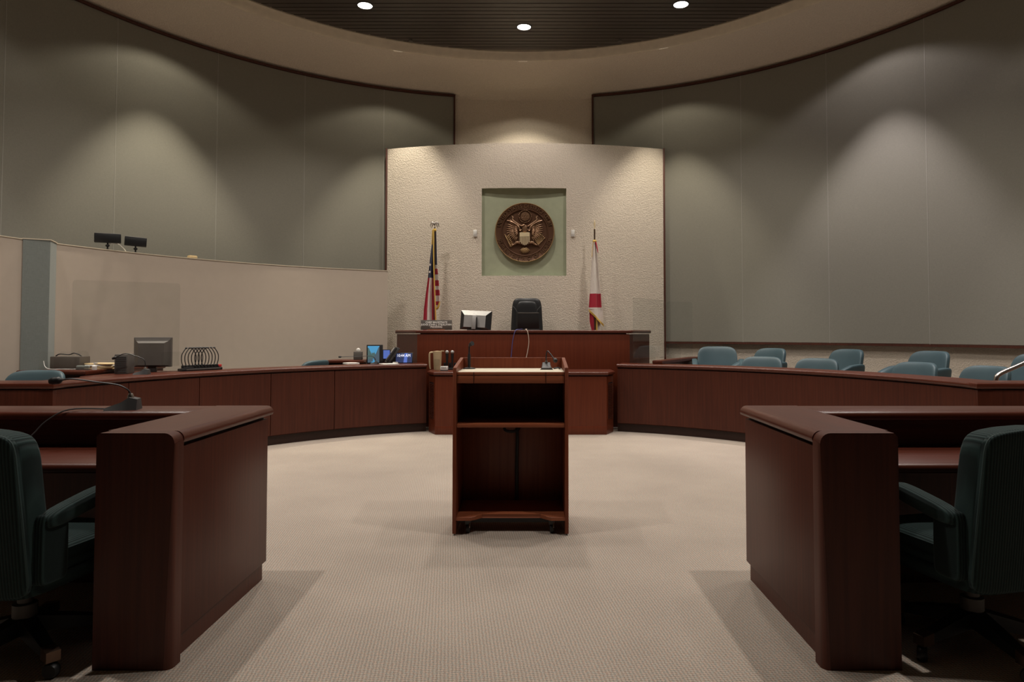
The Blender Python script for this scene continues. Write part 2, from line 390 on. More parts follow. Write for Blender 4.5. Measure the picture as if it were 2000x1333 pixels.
# ceiling: cove, fascia, slats
bm = B()
prof = [(6.06 - 1.16 * (1 - math.cos(rad(t))), 5.45 + 0.24 * math.sin(rad(t))) for t in range(0, 91, 9)]
prof += [(4.9, 5.95), (6.25, 5.95), (6.25, 5.45)]
arc(bm, prof, 0, 180, 120)
ceil = struct(obj('ceiling', bm, 'stucco'))
bm = B()
arc(bm, [(4.905, 5.685), (4.93, 5.70), (4.93, 5.95), (4.80, 5.95), (4.805, 5.80), (4.84, 5.76), (4.865, 5.70), (4.885, 5.683)], 0, 360, 160)
obj('fascia_ring', bm, 'plaster', ceil, world=False)
bm = B()
for i in range(60):
    a, b2 = 180 + 3 * i, 183 + 3 * i
    def edge(an):
        c, s = math.cos(rad(an)), math.sin(rad(an))
        t = min(6.2 / abs(c) if abs(c) > 1e-6 else 99, 10.2 / abs(s) if abs(s) > 1e-6 else 99)
        return (t * c, 5.85 + t * s)
    p0, p1 = pol(4.92, a), pol(4.92, b2); q0, q1 = edge(a), edge(b2)
    lo = [bm.verts.new((*p, 5.69)) for p in (p0, p1, q1, q0)]; hi = [bm.verts.new((*p, 5.78)) for p in (p0, p1, q1, q0)]
    bm.faces.new(lo); bm.faces.new(hi[::-1])
    for k in range(4): bm.faces.new((lo[k], lo[(k + 1) % 4], hi[(k + 1) % 4], hi[k]))
struct(obj('ceiling', bm, 'plaster'))
bm = B(); lathe(bm, [(0, 5.90), (4.83, 5.90), (4.83, 5.94), (0, 5.94)], 96, Matrix.Translation((0, 5.85, 0)))
obj('plenum', bm, 'void', ceil, world=False)
pitch = 0.108; k = 0; y = 5.85 - 4.72
while y < 5.85 + 4.74:
    h0, h1 = [math.sqrt(max(4.772 ** 2 - (yy - 5.85) ** 2, 0.01)) for yy in (y - 0.046, y + 0.046)]
    bm = B(); prism(bm, [(-h0, y - 0.046), (h0, y - 0.046), (h1, y + 0.046), (-h1, y + 0.046)], CEIL_Z, CEIL_Z + 0.03)
    obj('slat', bm, 'slat', ceil, world=False, smooth=False); y += pitch

# ---- downlights (fixture + its own lamp)
lamp_label = {0: 'round recessed downlight in the middle of the dark slat ceiling above the seal',
              1: 'round recessed downlight left of the middle one in the slat ceiling',
              2: 'round recessed downlight right of the middle one in the slat ceiling',
              3: 'recessed downlight over the clerk rail washing the left panels', 4: 'recessed downlight over the jury rail washing the right panels',
              5: 'recessed downlight over the far end of the clerk rail', 6: 'recessed downlight over the near end of the jury rail',
              7: 'recessed downlight over the left counsel table', 8: 'recessed downlight over the right counsel table',
              9: 'recessed downlight over the carpet between lectern and bench', 10: 'recessed downlight over the carpet left of the lectern', 11: 'recessed downlight over the carpet right of the lectern'}
for i, (x, y, c, pf, tilt) in enumerate(LAMPS):
    t = thing('downlight', lamp_label[i], 'ceiling light', (x, y, CEIL_Z), 0, 'recessed downlights in the slat ceiling')
    bm = B(); lathe(bm, [(0.112, 0.0), (0.112, -0.008), (0.098, -0.010), (0.094, 0.0), (0.112, 0.0)], 28, None, False); obj('trim_ring', bm, 'dgrey', t, world=False)
    bm = B(); lathe(bm, [(0, -0.006), (0.095, -0.006), (0.095, 0.004), (0, 0.004)], 28); obj('lens', bm, 'lens', t, world=False)
    for size, blend, f in ((114, 0.5, 1.0),):
        ld = bpy.data.lights.new('downlight_lamp', 'SPOT'); ld.energy = LAMP_W * pf * f; ld.color = c
        ld.spot_size = rad(size); ld.spot_blend = blend; ld.shadow_soft_size = 0.085
        lo = bpy.data.objects.new('downlight_lamp', ld); COL.objects.link(lo); lo.parent = t; lo.location = (0, 0, -0.02)
        lo.rotation_euler = Vector((-tilt[0], -tilt[1], 1.0)).to_track_quat('Z', 'Y').to_euler()
acc_label = ['thin bright accent light on the cove edge straight above the seal', 'thin bright accent light on the cove edge left of the seal', 'thin bright accent light on the cove edge right of the seal',
             'accent light on the cove edge over the left fabric panels', 'accent light on the cove edge over the right fabric panels', 'accent light on the cove edge at the far left end', 'accent light on the cove edge at the far right end']
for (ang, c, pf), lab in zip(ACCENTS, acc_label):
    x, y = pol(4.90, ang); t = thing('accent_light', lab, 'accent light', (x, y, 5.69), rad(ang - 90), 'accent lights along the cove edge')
    bm = B(); box(bm, -0.07, 0.07, -0.014, 0.0, -0.006, -0.002, 0.001); obj('lens', bm, 'slitlens', t, world=False)  # no lens: glowing strip paints the hidden lamp's streak on the bead
    bm = B(); box(bm, -0.06, 0.06, 0.0, 0.05, -0.001, 0.012, 0.002); obj('housing', bm, 'plaster', t, world=False)
    for size, blend, f in ((66 if ang != 90 else 104, 0.55, 1.0), (124, 0.3, 0.09)):
        ld = bpy.data.lights.new('accent_lamp', 'SPOT'); ld.energy = ACCENT_W * pf * f; ld.color = c
        ld.spot_size = rad(size); ld.spot_blend = blend; ld.shadow_soft_size = 0.03
        lo = bpy.data.objects.new('accent_lamp', ld); COL.objects.link(lo); lo.parent = t; lo.location = (0, 0.30, -0.06)
for x, lab in ((-1.69, 'small round sprinkler cover left of the middle downlight'), (1.48, 'small round sprinkler cover right of the middle downlight')):
    t = thing('sprinkler_cover', lab, 'sprinkler', (x, 10.2, CEIL_Z))
    bm = B(); lathe(bm, [(0, -0.03), (0.03, -0.03), (0.033, -0.026), (0.033, -0.02), (0, -0.02)], 18); obj('cap', bm, 'mgrey', t, world=False)
    bm = B(); lathe(bm, [(0, -0.02), (0.012, -0.02), (0.012, 0.0), (0, 0.0)], 10); obj('stem', bm, 'chrome', t, world=False)

# ---- bench wall, bulging forward, with the niche
YM, YE, UH, UC = 10.93, 11.29, 2.295, 0.035
SAG = YE - YM; RB = (UH * UH + SAG * SAG) / (2 * SAG)
def ywall(x): return YM + RB - math.sqrt(RB * RB - (x - UC) ** 2)
NX0, NX1, NZ0, NZ1, WZ = -0.664, 0.700, 2.272, 3.690, 4.420
us = sorted(set([UC - UH + 2 * UH * i / 40 for i in range(41)] + [NX0, NX1])); zs = [0, NZ0, NZ1, WZ]
bm = B(); gf = {}; gb = {}
for i, u in enumerate(us):
    for j, z in enumerate(zs):
        gf[i, j] = bm.verts.new((u, ywall(u), z)); gb[i, j] = bm.verts.new((u, ywall(u) + 0.06, z))
for i in range(len(us) - 1):
    for j in range(3):
        hole = j == 1 and us[i] >= NX0 - 1e-6 and us[i + 1] <= NX1 + 1e-6
        if not hole:
            bm.faces.new((gf[i, j], gf[i + 1, j], gf[i + 1, j + 1], gf[i, j + 1])); bm.faces.new((gb[i, j + 1], gb[i + 1, j + 1], gb[i + 1, j], gb[i, j]))
    bm.faces.new((gf[i, 3], gf[i + 1, 3], gb[i + 1, 3], gb[i, 3])); bm.faces.new((gb[i, 0], gb[i + 1, 0], gf[i + 1, 0], gf[i, 0]))
n = len(us) - 1
for j in range(3):
    bm.faces.new((gf[0, j + 1], gb[0, j + 1], gb[0, j], gf[0, j])); bm.faces.new((gf[n, j], gb[n, j], gb[n, j + 1], gf[n, j + 1]))
bwall = struct(obj('wall_bench', bm, 'stucco'))
bm = B()   # niche lining
YN = 11.02
def q4(a, b, c, d): bm.faces.new([bm.verts.new(p) for p in (a, b, c, d)])
nu_ = [u for u in us if NX0 - 1e-6 <= u <= NX1 + 1e-6]
q4((NX0, YN, NZ0), (NX1, YN, NZ0), (NX1, YN, NZ1), (NX0, YN, NZ1))
for xx in (NX0, NX1): q4((xx, ywall(xx) + 0.001, NZ0), (xx, YN, NZ0), (xx, YN, NZ1), (xx, ywall(xx) + 0.001, NZ1))
for zz in (NZ0, NZ1):
    for a, b2 in zip(nu_, nu_[1:]): q4((a, ywall(a) + 0.001, zz), (b2, ywall(b2) + 0.001, zz), (b2, YN, zz), (a, YN, zz))
bmesh.ops.remove_doubles(bm, verts=bm.verts, dist=1e-5)
obj('niche', bm, 'niche', bwall, world=False, smooth=False)
for s in (-1, 1):
    xe = UC + s * UH
    bm = B(); box(bm, min(xe, xe + s * 0.03), max(xe, xe + s * 0.03), YE - 0.015, YE + 0.10, 0, WZ + 0.012, 0.004)
    obj('wood_trim', bm, 'trimwood', bwall, world=False)
for x, s in ((-0.771, 'left'), (0.806, 'right')):
    t = thing('wall_sensor', 'small white square sensor on the stucco wall %s of the seal niche' % s, 'sensor', (x, ywall(x), 2.96))
    bm = B(); box(bm, -0.029, 0.029, -0.02, 0.0, -0.055, 0.055, 0.005); obj('housing', bm, 'white', t, world=False)
    bm = B(); box(bm, -0.022, 0.022, -0.024, -0.019, -0.03, 0.046, 0.002); obj('faceplate', bm, 'white', t, world=False)

# ---- beige curved partition and fabric pilaster
bm = B(); arc(bm, [(5.30, 0), (5.36, 0), (5.36, 2.325), (5.30, 2.325)], 113.6, 183, 70)
part = struct(obj('wall_partition', bm, 'parti'))
bm = B(); arc(bm, [(5.294, 2.325), (5.366, 2.325), (5.366, 2.335), (5.294, 2.335)], 113.6, 183, 70); obj('edge_cap', bm, 'plaster', part, world=False)  # pale strip paints the highlight line along the partition top
pl = thing('pilaster', 'grey green fabric covered pilaster standing against the beige partition', 'pilaster', (-5.05, 7.25, 0))
bm = B(); prism(bm, [(-5.15, 7.07), (-4.945, 7.185), (-5.05, 7.43), (-5.10, 7.25)], 0, 2.33); obj('fabric_wrap', bm, 'pilaster', pl)
bm = B(); prism(bm, [(-5.155, 7.065), (-4.937, 7.183), (-5.045, 7.435), (-5.10, 7.25)], 2.33, 2.34); obj('cap', bm, 'plaster', pl)

# ================================================================== fixed furniture
def rin(a): return 3.785 + 0.165 * (abs(a - 90) / 90.0) ** 3
def rail_arc(bm, prof, a0, a1, n):
    rings = []
    for i in range(n + 1):
        a = a0 + (a1 - a0) * i / n; R = rin(a)
        rings.append([bm.verts.new((*pol(R + d, a), z)) for d, z in prof])
    m = len(prof)
    for i in range(n):
        for j in range(m):
            k = (j + 1) % m
            bm.faces.new((rings[i][j], rings[i][k], rings[i + 1][k], rings[i + 1][j]))
    bm.faces.new(rings[0][::-1]); bm.faces.new(rings[-1])
RZ = 0.925
def lip(back, zt, th=0.05, over=0.02):   # rounded front lip profile (offset, z)
    p = [(back, zt - th), (back, zt)]
    for t in (90, 60, 30, 0, -30, -60, -90):
        p.append((-over + 0.022 - 0.022 * math.cos(rad(t)), zt - th / 2 + th / 2 * math.sin(rad(t))))
    return p
def make_rail(name, label, cat, sgn, seams):
    base = pol(3.9, 90 + sgn * 45)
    t = thing(name, label, cat, (base[0], base[1], 0))
    a_start = seams[0]
    bm = B(); rail_arc(bm, lip(0.34, RZ), min(a_start, 90 + sgn * 90), max(a_start, 90 + sgn * 90), 60); obj('top_cap', bm, 'wood_y', t)
    for s0, s1 in zip(seams, seams[1:]):
        lo, hi = min(s0, s1) + 0.06, max(s0, s1) - 0.06
        bm = B(); rail_arc(bm, [(0.0, 0.12), (0.05, 0.10), (0.05, 0.862), (0.0, 0.862)], lo, hi, 24); obj('panel', bm, 'wood', t)
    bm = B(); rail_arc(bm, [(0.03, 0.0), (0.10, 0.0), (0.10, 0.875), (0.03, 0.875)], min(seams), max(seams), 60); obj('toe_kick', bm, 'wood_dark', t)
    x0, x1 = (3.945, 5.95); y0 = 5.842
    X = lambda a, b: (min(sgn * -a, sgn * -b), max(sgn * -a, sgn * -b))
    bm = B(); xa, xb = X(x0 - 0.02, x1); box(bm, xa, xb, y0 - 0.02, y0 + 0.34, RZ - 0.0515, RZ - 0.0015, 0.015); obj('top_cap', bm, 'wood_x', t)
    bm = B(); xa, xb = X(x0, x1); box(bm, xa, xb, y0, y0 + 0.05, 0.10, RZ - 0.062, 0.003); obj('panel', bm, 'wood', t)
    bm = B(); xa, xb = X(x0 + 0.03, x1); box(bm, xa, xb, y0 + 0.03, y0 + 0.10, 0.0, RZ - 0.05); obj('toe_kick', bm, 'wood', t)
    return t
make_rail('clerk_rail', 'long curved mahogany rail on the left in front of the clerk area', 'rail', 1, [110.1, 129.05, 141.6, 155, 167.5, 180])
make_rail('jury_rail', 'long curved mahogany rail on the right in front of the jury chairs', 'rail', -1, [69.7, 0])

def poly_cap(bm, poly, z0, z1, bev):
    prism(bm, poly, z0, z1, 'z', bev, 3)
# judge's bench
bt = thing('judge_bench', 'tall mahogany judge bench below the round seal', 'bench', (0.02, 10.1, 0))
FP = [(-1.51, 9.85), (1.555, 9.85), (1.95, 10.5), (1.95, 10.56), (-1.93, 10.56), (-1.93, 10.5)]
bm = B(); poly_cap(bm, [(-1.53, 9.83), (1.575, 9.83), (1.975, 10.49), (1.975, 10.58), (-1.955, 10.58), (-1.955, 10.49)], 1.345, 1.392, 0.016); obj('top_cap', bm, 'wood_x', bt)
bm = B(); box(bm, -1.51, 1.555, 9.85, 9.90, 0.0, 1.335, 0.003); obj('front_panel', bm, 'wood_bench', bt)
for (xa, ya), (xb, yb) in (((-1.51, 9.86), (-1.93, 10.5)), ((1.555, 9.86), (1.95, 10.5))):
    d = Vector((xb - xa, yb - ya, 0)).normalized(); nrm = Vector((-d.y, d.x, 0)) * (0.04 if xa > 0 else -0.04)
    bm = B(); prism(bm, [(xa, ya), (xb, yb), (xb + nrm.x, yb + nrm.y), (xa + nrm.x, ya + nrm.y)], 0.0, 1.335); obj('side_panel', bm, 'wood_x', bt)
bm = B(); box(bm, -1.47, 1.51, 9.87, 10.4, 1.30, 1.345); obj('reveal', bm, 'black', bt)
# lower desk in front of bench
ct = thing('reporter_desk', 'low mahogany desk with grille sides in front of judge bench', 'desk', (0, 9.45, 0))
P1 = [(-1.144, 9.12), (1.138, 9.12), (1.258, 9.385), (1.258, 9.84), (-1.268, 9.84), (-1.268, 9.385)]
bm = B(); prism(bm, P1, 0.0, 0.775, 'z', 0.004, 1); obj('body', bm, 'wood_bench', ct)
bm = B(); poly_cap(bm, [(-1.165, 9.095), (1.159, 9.095), (1.283, 9.375), (1.283, 9.845), (-1.293, 9.845), (-1.293, 9.375)], 0.785, 0.832, 0.018); obj('top_cap', bm, 'wood_x', ct)
bm = B(); box(bm, -1.1, 1.1, 9.15, 9.8, 0.77, 0.79); obj('reveal', bm, 'black', ct)
bm = B(); box(bm, -1.146, 1.140, 9.113, 9.13, 0.0, 0.115, 0.004); obj('base_board', bm, 'wood_bench', ct)
for s, (xa, ya), (xb, yb) in ((-1, (-1.144, 9.12), (-1.268, 9.385)), (1, (1.138, 9.12), (1.258, 9.385))):
    d = Vector((xb - xa, yb - ya, 0)).normalized(); nrm = Vector((d.y, -d.x, 0)) * s * 1.0
    if nrm.y > 0: nrm = -nrm
    bm = B(); a, c2 = Vector((xa, ya, 0)) + d * 0.07, Vector((xa, ya, 0)) + d * 0.245
    for k in range(22):
        z = 0.205 + k * 0.0215
        m_ = Matrix.Translation((0, 0, 0))
        pts = [a + nrm * 0.002, c2 + nrm * 0.002, c2 + nrm * 0.014, a + nrm * 0.014]
        prism(bm, [(p.x, p.y) for p in pts], z, z + 0.010)
    g = obj('louver_grille', bm, 'wood', ct); g['kind'] = 'stuff'; g['label'] = 'narrow stacked wooden louvers on the angled desk side'
    bm = B(); pts = [a + nrm * 0.0005, c2 + nrm * 0.0005, c2 + nrm * 0.003, a + nrm * 0.003]
    prism(bm, [(p.x, p.y) for p in pts], 0.195, 0.685); obj('grille_backing', bm, 'black', ct)
# witness box divider
wt = thing('witness_rail', 'short mahogany rail running back beside the clear witness shields', 'rail', (2.25, 9.95, 0))
d = Vector((2.72 - 1.86, 10.85 - 9.37, 0)).normalized(); nn = Vector((d.y, -d.x, 0))
def strip(p0, p1, wd, z0, z1, mat, nm, par, bev=0.0):
    p0 = Vector((*p0, 0)); p1 = Vector((*p1, 0)); d_ = (p1 - p0).normalized(); n_ = Vector((d_.y, -d_.x, 0)) * wd
    bm = B(); prism(bm, [((p0).x, p0.y), (p1.x, p1.y), ((p1 + n_).x, (p1 + n_).y), ((p0 + n_).x, (p0 + n_).y)], z0, z1, 'z', bev, 2); return obj(nm, bm, mat, par)
strip((1.80, 9.40), (2.72, 10.95), 0.14, 0.925, 0.975, 'wood_y', 'top_cap', wt, 0.012)
strip((1.81, 9.42), (2.70, 10.92), 0.10, 0.0, 0.915, 'wood', 'panel', wt)
def sheet(name, label, p0, p1, z0, z1, th=0.008, grp=None):
    t = thing(name, label, 'acrylic shield', ((p0[0] + p1[0]) / 2, (p0[1] + p1[1]) / 2, z0), 0, grp)
    p0_, p1_ = Vector((*p0, 0)), Vector((*p1, 0)); L = (p1_ - p0_).length; d_ = (p1_ - p0_).normalized(); n_ = Vector((d_.y, -d_.x, 0))
    rc = 0.035; pts = [(0, z0), (L, z0)]
    for k in range(5): an = rad(k * 22.5); pts.append((L - rc + rc * math.cos(an), z1 - rc + rc * math.sin(an)))
    for k in range(5): an = rad(90 + k * 22.5); pts.append((rc + rc * math.cos(an), z1 - rc + rc * math.sin(an)))
    bm = B()
    A = [bm.verts.new(p0_ + d_ * u + Vector((0, 0, z))) for u, z in pts]; C = [bm.verts.new(p0_ + d_ * u + n_ * th + Vector((0, 0, z))) for u, z in pts]
    bm.faces.new(A); bm.faces.new(C[::-1])
    for i in range(len(pts)): bm.faces.new((A[i], A[(i + 1) % len(pts)], C[(i + 1) % len(pts)], C[i]))
    obj('sheet', bm, 'acrylic', t, smooth=False)
    for u in (0.12, 0.88):
        q = p0_ + d_ * L * u
        bm = B(); box(bm, -0.03, 0.03, -0.012, 0.012, 0, 0.015, 0.003, mat=Matrix.Translation((q.x, q.y, z0)) @ Matrix.Rotation(math.atan2(d_.y, d_.x), 4, 'Z')); obj('foot', bm, 'acrylic', t)
    return t
sheet('witness_shield', 'tall clear acrylic shield on the rail right of the judge bench', (1.555, 9.55), (2.17, 10.40), 0.975, 1.85)
sheet('witness_shield', 'clear acrylic shield joining the tall one in front of the wall panels', (2.19, 10.40), (2.62, 10.53), 0.975, 1.83)
for k, (x, y, lab) in enumerate(((1.62, 9.45, 'low clear acrylic divider nearest the bench on the jury rail'), (1.95, 9.35, 'low clear acrylic divider on the jury rail right of the witness shield'))):
    sheet('low_divider', lab, (x, y), (x + 0.24, y + 0.06), RZ, RZ + 0.24, 0.006, 'low acrylic dividers on the jury rail')

# ---- counsel tables
def make_table(s, label):
    t = thing('counsel_table', label, 'table', (s * 2.4, 3.3, 0))
    def X(a, b): return (min(s * a, s * b), max(s * a, s * b))
    def bx(nm, a, b, y0, y1, z0, z1, mat, bev=0.0, seg=3):
        bm = B(); xa, xb = X(a, b); box(bm, xa, xb, y0, y1, z0, z1, bev, seg); return obj(nm, bm, mat, t)
    # end slab facing the room, upper aisle corner rounded
    bm = B(); rc = 0.042; out = [(s * 1.62, 0.0)]
    out += [(s * 1.62, 0.93), (s * 1.605, 0.945)]
    for k in range(7):
        a = rad(90 - 15 * k); out.append((s * (1.305 + rc - rc * math.cos(a)), 0.945 - rc + rc * math.sin(a)))
    out += [(s * 1.305, 0.0)]
    prism(bm, out, 2.775, 2.85, 'y', 0.0)
    es = [e for e in bm.edges if abs(e.verts[0].co.y - e.verts[1].co.y) > 0.05 and abs(e.verts[0].co.z) < 0.01]
    vert = [e for e in bm.edges if abs(e.verts[0].co.y - 2.775) < 1e-4 and abs(e.verts[1].co.y - 2.775) < 1e-4 and abs(e.verts[0].co.x - s * 1.305) < 1e-3 and abs(e.verts[1].co.x - s * 1.305) < 1e-3]
    bmesh.ops.bevel(bm, geom=vert, offset=0.03, segments=4, profile=0.5, affect='EDGES')
    obj('end_slab', bm, 'wood', t)
    bm = B(); rp = [(s * 1.62, 0.897), (s * 1.62, 0.945)]
    for k in range(7):
        a = rad(90 - 15 * k); rp.append((s * (1.303 + 0.036 - 0.036 * math.cos(a)), 0.909 + 0.036 * math.sin(a)))
    rp.append((s * 1.306, 0.897))
    prism(bm, rp, 2.85, 3.83, 'y'); obj('end_cap_top', bm, 'wood_y', t)
    bx('side_panel', 1.320, 1.360, 2.852, 3.80, 0.095, 0.878, 'wood', 0.006, 2)
    bx('toe_kick', 1.338, 1.37, 2.852, 3.785, 0.0, 0.10, 'wood')
    bx('reveal', 1.345, 1.60, 2.86, 3.80, 0.87, 0.90, 'black')
    bx('inner_panel', 1.58, 1.615, 2.852, 3.80, 0.0, 0.895, 'wood')
    bx('ledge', 1.60, 4.3, 3.53, 3.83, 0.897, 0.945, 'wood_x', 0.02)
    bx('modesty_panel', 1.36, 4.25, 3.765, 3.80, 0.10, 0.895, 'wood')
    bx('toe_kick', 1.40, 4.25, 3.74, 3.78, 0.0, 0.10, 'wood')
    bx('riser', 1.615, 4.25, 3.62, 3.65, 0.755, 0.897, 'wood_x')
    bx('desk_surface', 1.615, 4.28, 3.09, 3.64, 0.716, 0.760, 'wood_x', 0.018)
    bx('apron', 1.615, 4.25, 3.56, 3.60, 0.42, 0.716, 'wood')
    return t
make_table(-1, 'mahogany counsel table at left with a gooseneck microphone on its ledge')
make_table(1, 'mahogany counsel table at right with a bare ledge')

# ---- lectern
lt = thing('lectern', 'open backed mahogany lectern with cream top in middle of carpet', 'lectern', (0, 4.85, 0))
for s in (-1, 1):
    bm = B(); x0, x1 = (-0.390, -0.366) if s < 0 else (0.362, 0.386)
    prism(bm, [(4.594, 0.012), (5.10, 0.012), (5.10, 1.168), (5.08, 1.168), (4.60, 1.118), (4.594, 1.11)], x0, x1, 'x', 0.003, 1); obj('side_panel', bm, 'wood_lect', lt)
def lbx(nm, x0, x1, y0, y1, z0, z1, mat, bev=0.003):
    bm = B(); box(bm, x0, x1, y0, y1, z0, z1, bev, 2); return obj(nm, bm, mat, lt)
lbx('back_panel', -0.366, 0.362, 5.075, 5.10, 0.10, 1.168, 'wood_lect')
lbx('reading_surface', -0.364, 0.360, 4.615, 5.073, 1.075, 1.090, 'cream_top')
lbx('fascia', -0.364, 0.360, 4.605, 4.63, 1.066, 1.086, 'wood_lect_x')
dr = lbx('drawer_front', -0.364, 0.360, 4.603, 4.63, 1.012, 1.062, 'wood_lect_x')
lbx('drawer_box', -0.364, 0.360, 4.63, 5.07, 1.014, 1.07, 'void', 0)
lbx('shelf', -0.365, 0.361, 4.60, 5.074, 0.716, 0.739, 'wood_lect_x')
bm = B()
pts = [(-0.366, 4.60), (-0.27, 4.60), (-0.235, 4.63), (-0.20, 4.68), (0.20, 4.68), (0.235, 4.63), (0.27, 4.60), (0.362, 4.60), (0.362, 5.07), (-0.366, 5.07)]
prism(bm, pts, 0.095, 0.12, 'z', 0.003, 1); obj('bottom_board', bm, 'wood_lect_x', lt)
bm = B(); box(bm, -0.364, 0.360, 4.70, 4.72, 0.06, 0.10); obj('under_rail', bm, 'black', lt)
for x, y in ((-0.29, 4.66), (0.275, 4.66), (-0.29, 5.0), (0.275, 5.0)):
    bm = B(); box(bm, x - 0.02, x + 0.02, y - 0.02, y + 0.02, 0.06, 0.095, 0.004); c_ = obj('caster', bm, 'dgrey', lt)
    bm = B(); lathe(bm, [(0, -0.012), (0.028, -0.012), (0.03, -0.008), (0.03, 0.008), (0.028, 0.012), (0, 0.012)], 18, Matrix.Translation((x, y, 0.031)) @ Matrix.Rotation(rad(90), 4, 'Y'))
    w_ = obj('wheel', bm, 'black', lt); w_.parent = c_
    bm = B(); tube(bm, [(x + 0.012, y - 0.02, 0.07), (x + 0.012, y - 0.04, 0.045)], 0.005, 6, False); w2 = obj('brake_tab', bm, 'chrome', lt); w2.parent = c_
bm = B(); tube(bm, [(-0.06, 4.95, 0.70), (-0.05, 4.92, 0.655), (0.0, 4.92, 0.645), (0.045, 4.93, 0.66), (0.05, 4.95, 0.70)], 0.011, 8)
tube(bm, [(0.03, 4.95, 0.69), (0.035, 5.02, 0.60), (0.03, 5.05, 0.40), (0.03, 5.05, 0.13)], 0.012, 8)
obj('cable_bundle', bm, 'black', lt)
for x in (-0.25, 0.235):
    bm = B(); box(bm, x - 0.0015, x + 0.0015, 4.6005, 4.606, 1.012, 1.086); obj('fascia_joint', bm, 'void', lt)

# ================================================================== seating
def make_tub_chair(name, label, group):
    """front = +Y, base on z = 0"""
    t = thing(name, label, 'chair', (0, 0, 0), 0, group)
    def fb(x, y, z):
        k = (z + 0.24) / 0.48
        xx = x * (1.0 - 0.10 * k)
        return (xx, y + 1.15 * xx * xx - 0.10 * k, z)
    bm = B(); superell(bm, (0, -0.20, 0.625), 0.275, 0.045, 0.240, 0.42, 0.55, 36, 16, fb); obj('backrest', bm, 'teal', t, world=False)
    for s in (-1, 1):
        def fa(x, y, z, s=s):
            return (x + s * 0.04 * (z / 0.15), y, z - 0.25 * max(0, y) * (1 if z > 0 else 0) + (0.04 if z > 0 else 0) * (0.16 - y) / 0.3)
        bm = B(); superell(bm, (s * 0.265, 0.01, 0.50), 0.042, 0.20, 0.145, 0.4, 0.5, 24, 12, fa); obj('arm', bm, 'tealdark' if False else 'teal', t, world=False)
    bm = B(); superell(bm, (0, 0.06, 0.42), 0.235, 0.25, 0.065, 0.5, 0.4, 28, 10); obj('seat', bm, 'teal', t, world=False)
    bm = B(); lathe(bm, [(0.03, 0.03), (0.03, 0.36), (0.10, 0.37), (0.10, 0.385), (0, 0.385)], 14); obj('post', bm, 'chrome', t, world=False)
    bm = B(); lathe(bm, [(0.23, 0.0), (0.23, 0.012), (0.06, 0.04), (0, 0.04)], 24); obj('base', bm, 'black', t, world=False)
    return t
jc = make_tub_chair('jury_chair', '', 'teal jury chairs behind the curved rail')
jury = [((2.95, 10.30), 0.28, 168, 'leftmost teal jury chair of the back row beside the witness rail'),
        ((3.42, 9.90), 0.265, 116, 'second teal jury chair from the left in the back row'),
        ((4.14, 9.10), 0.27, 108, 'third teal jury chair from the left in the back row, arm showing'),
        ((4.70, 8.18), 0.27, 104, 'fourth teal jury chair from the left in the back row, darker'),
        ((5.22, 7.14), 0.27, 100, 'teal jury chair in the back row cut by the right picture edge'),
        ((3.16, 9.26), 0.16, 138, 'leftmost teal jury chair of the front row behind the rail'),
        ((3.62, 8.64), 0.16, 128, 'second teal jury chair from the left in the front row'),
        ((4.20, 7.58), 0.16, 108, 'third teal jury chair from the left in the front row'),
        ((4.40, 6.74), 0.16, 100, 'teal jury chair in the front row behind the chrome handrail')]
for i, ((x, y), z, ang, lab) in enumerate(jury):
    if i == 0:
        jc.location = (x, y, z); jc.rotation_euler = (0, 0, rad(ang)); jc['label'] = lab; jc.scale = (1.15, 1.10, 1.0)
    else: dup(jc, (x, y, z), rad(ang), lab)
dup(jc, (-4.70, 6.44, 0.12), rad(180), 'teal chair behind the clerk rail at the far left', 'teal chairs behind the clerk rail')
dup(jc, (-3.02, 9.32, 0.12), rad(72), 'teal chair almost hidden behind the clerk rail near the screens', 'teal chairs behind the clerk rail')

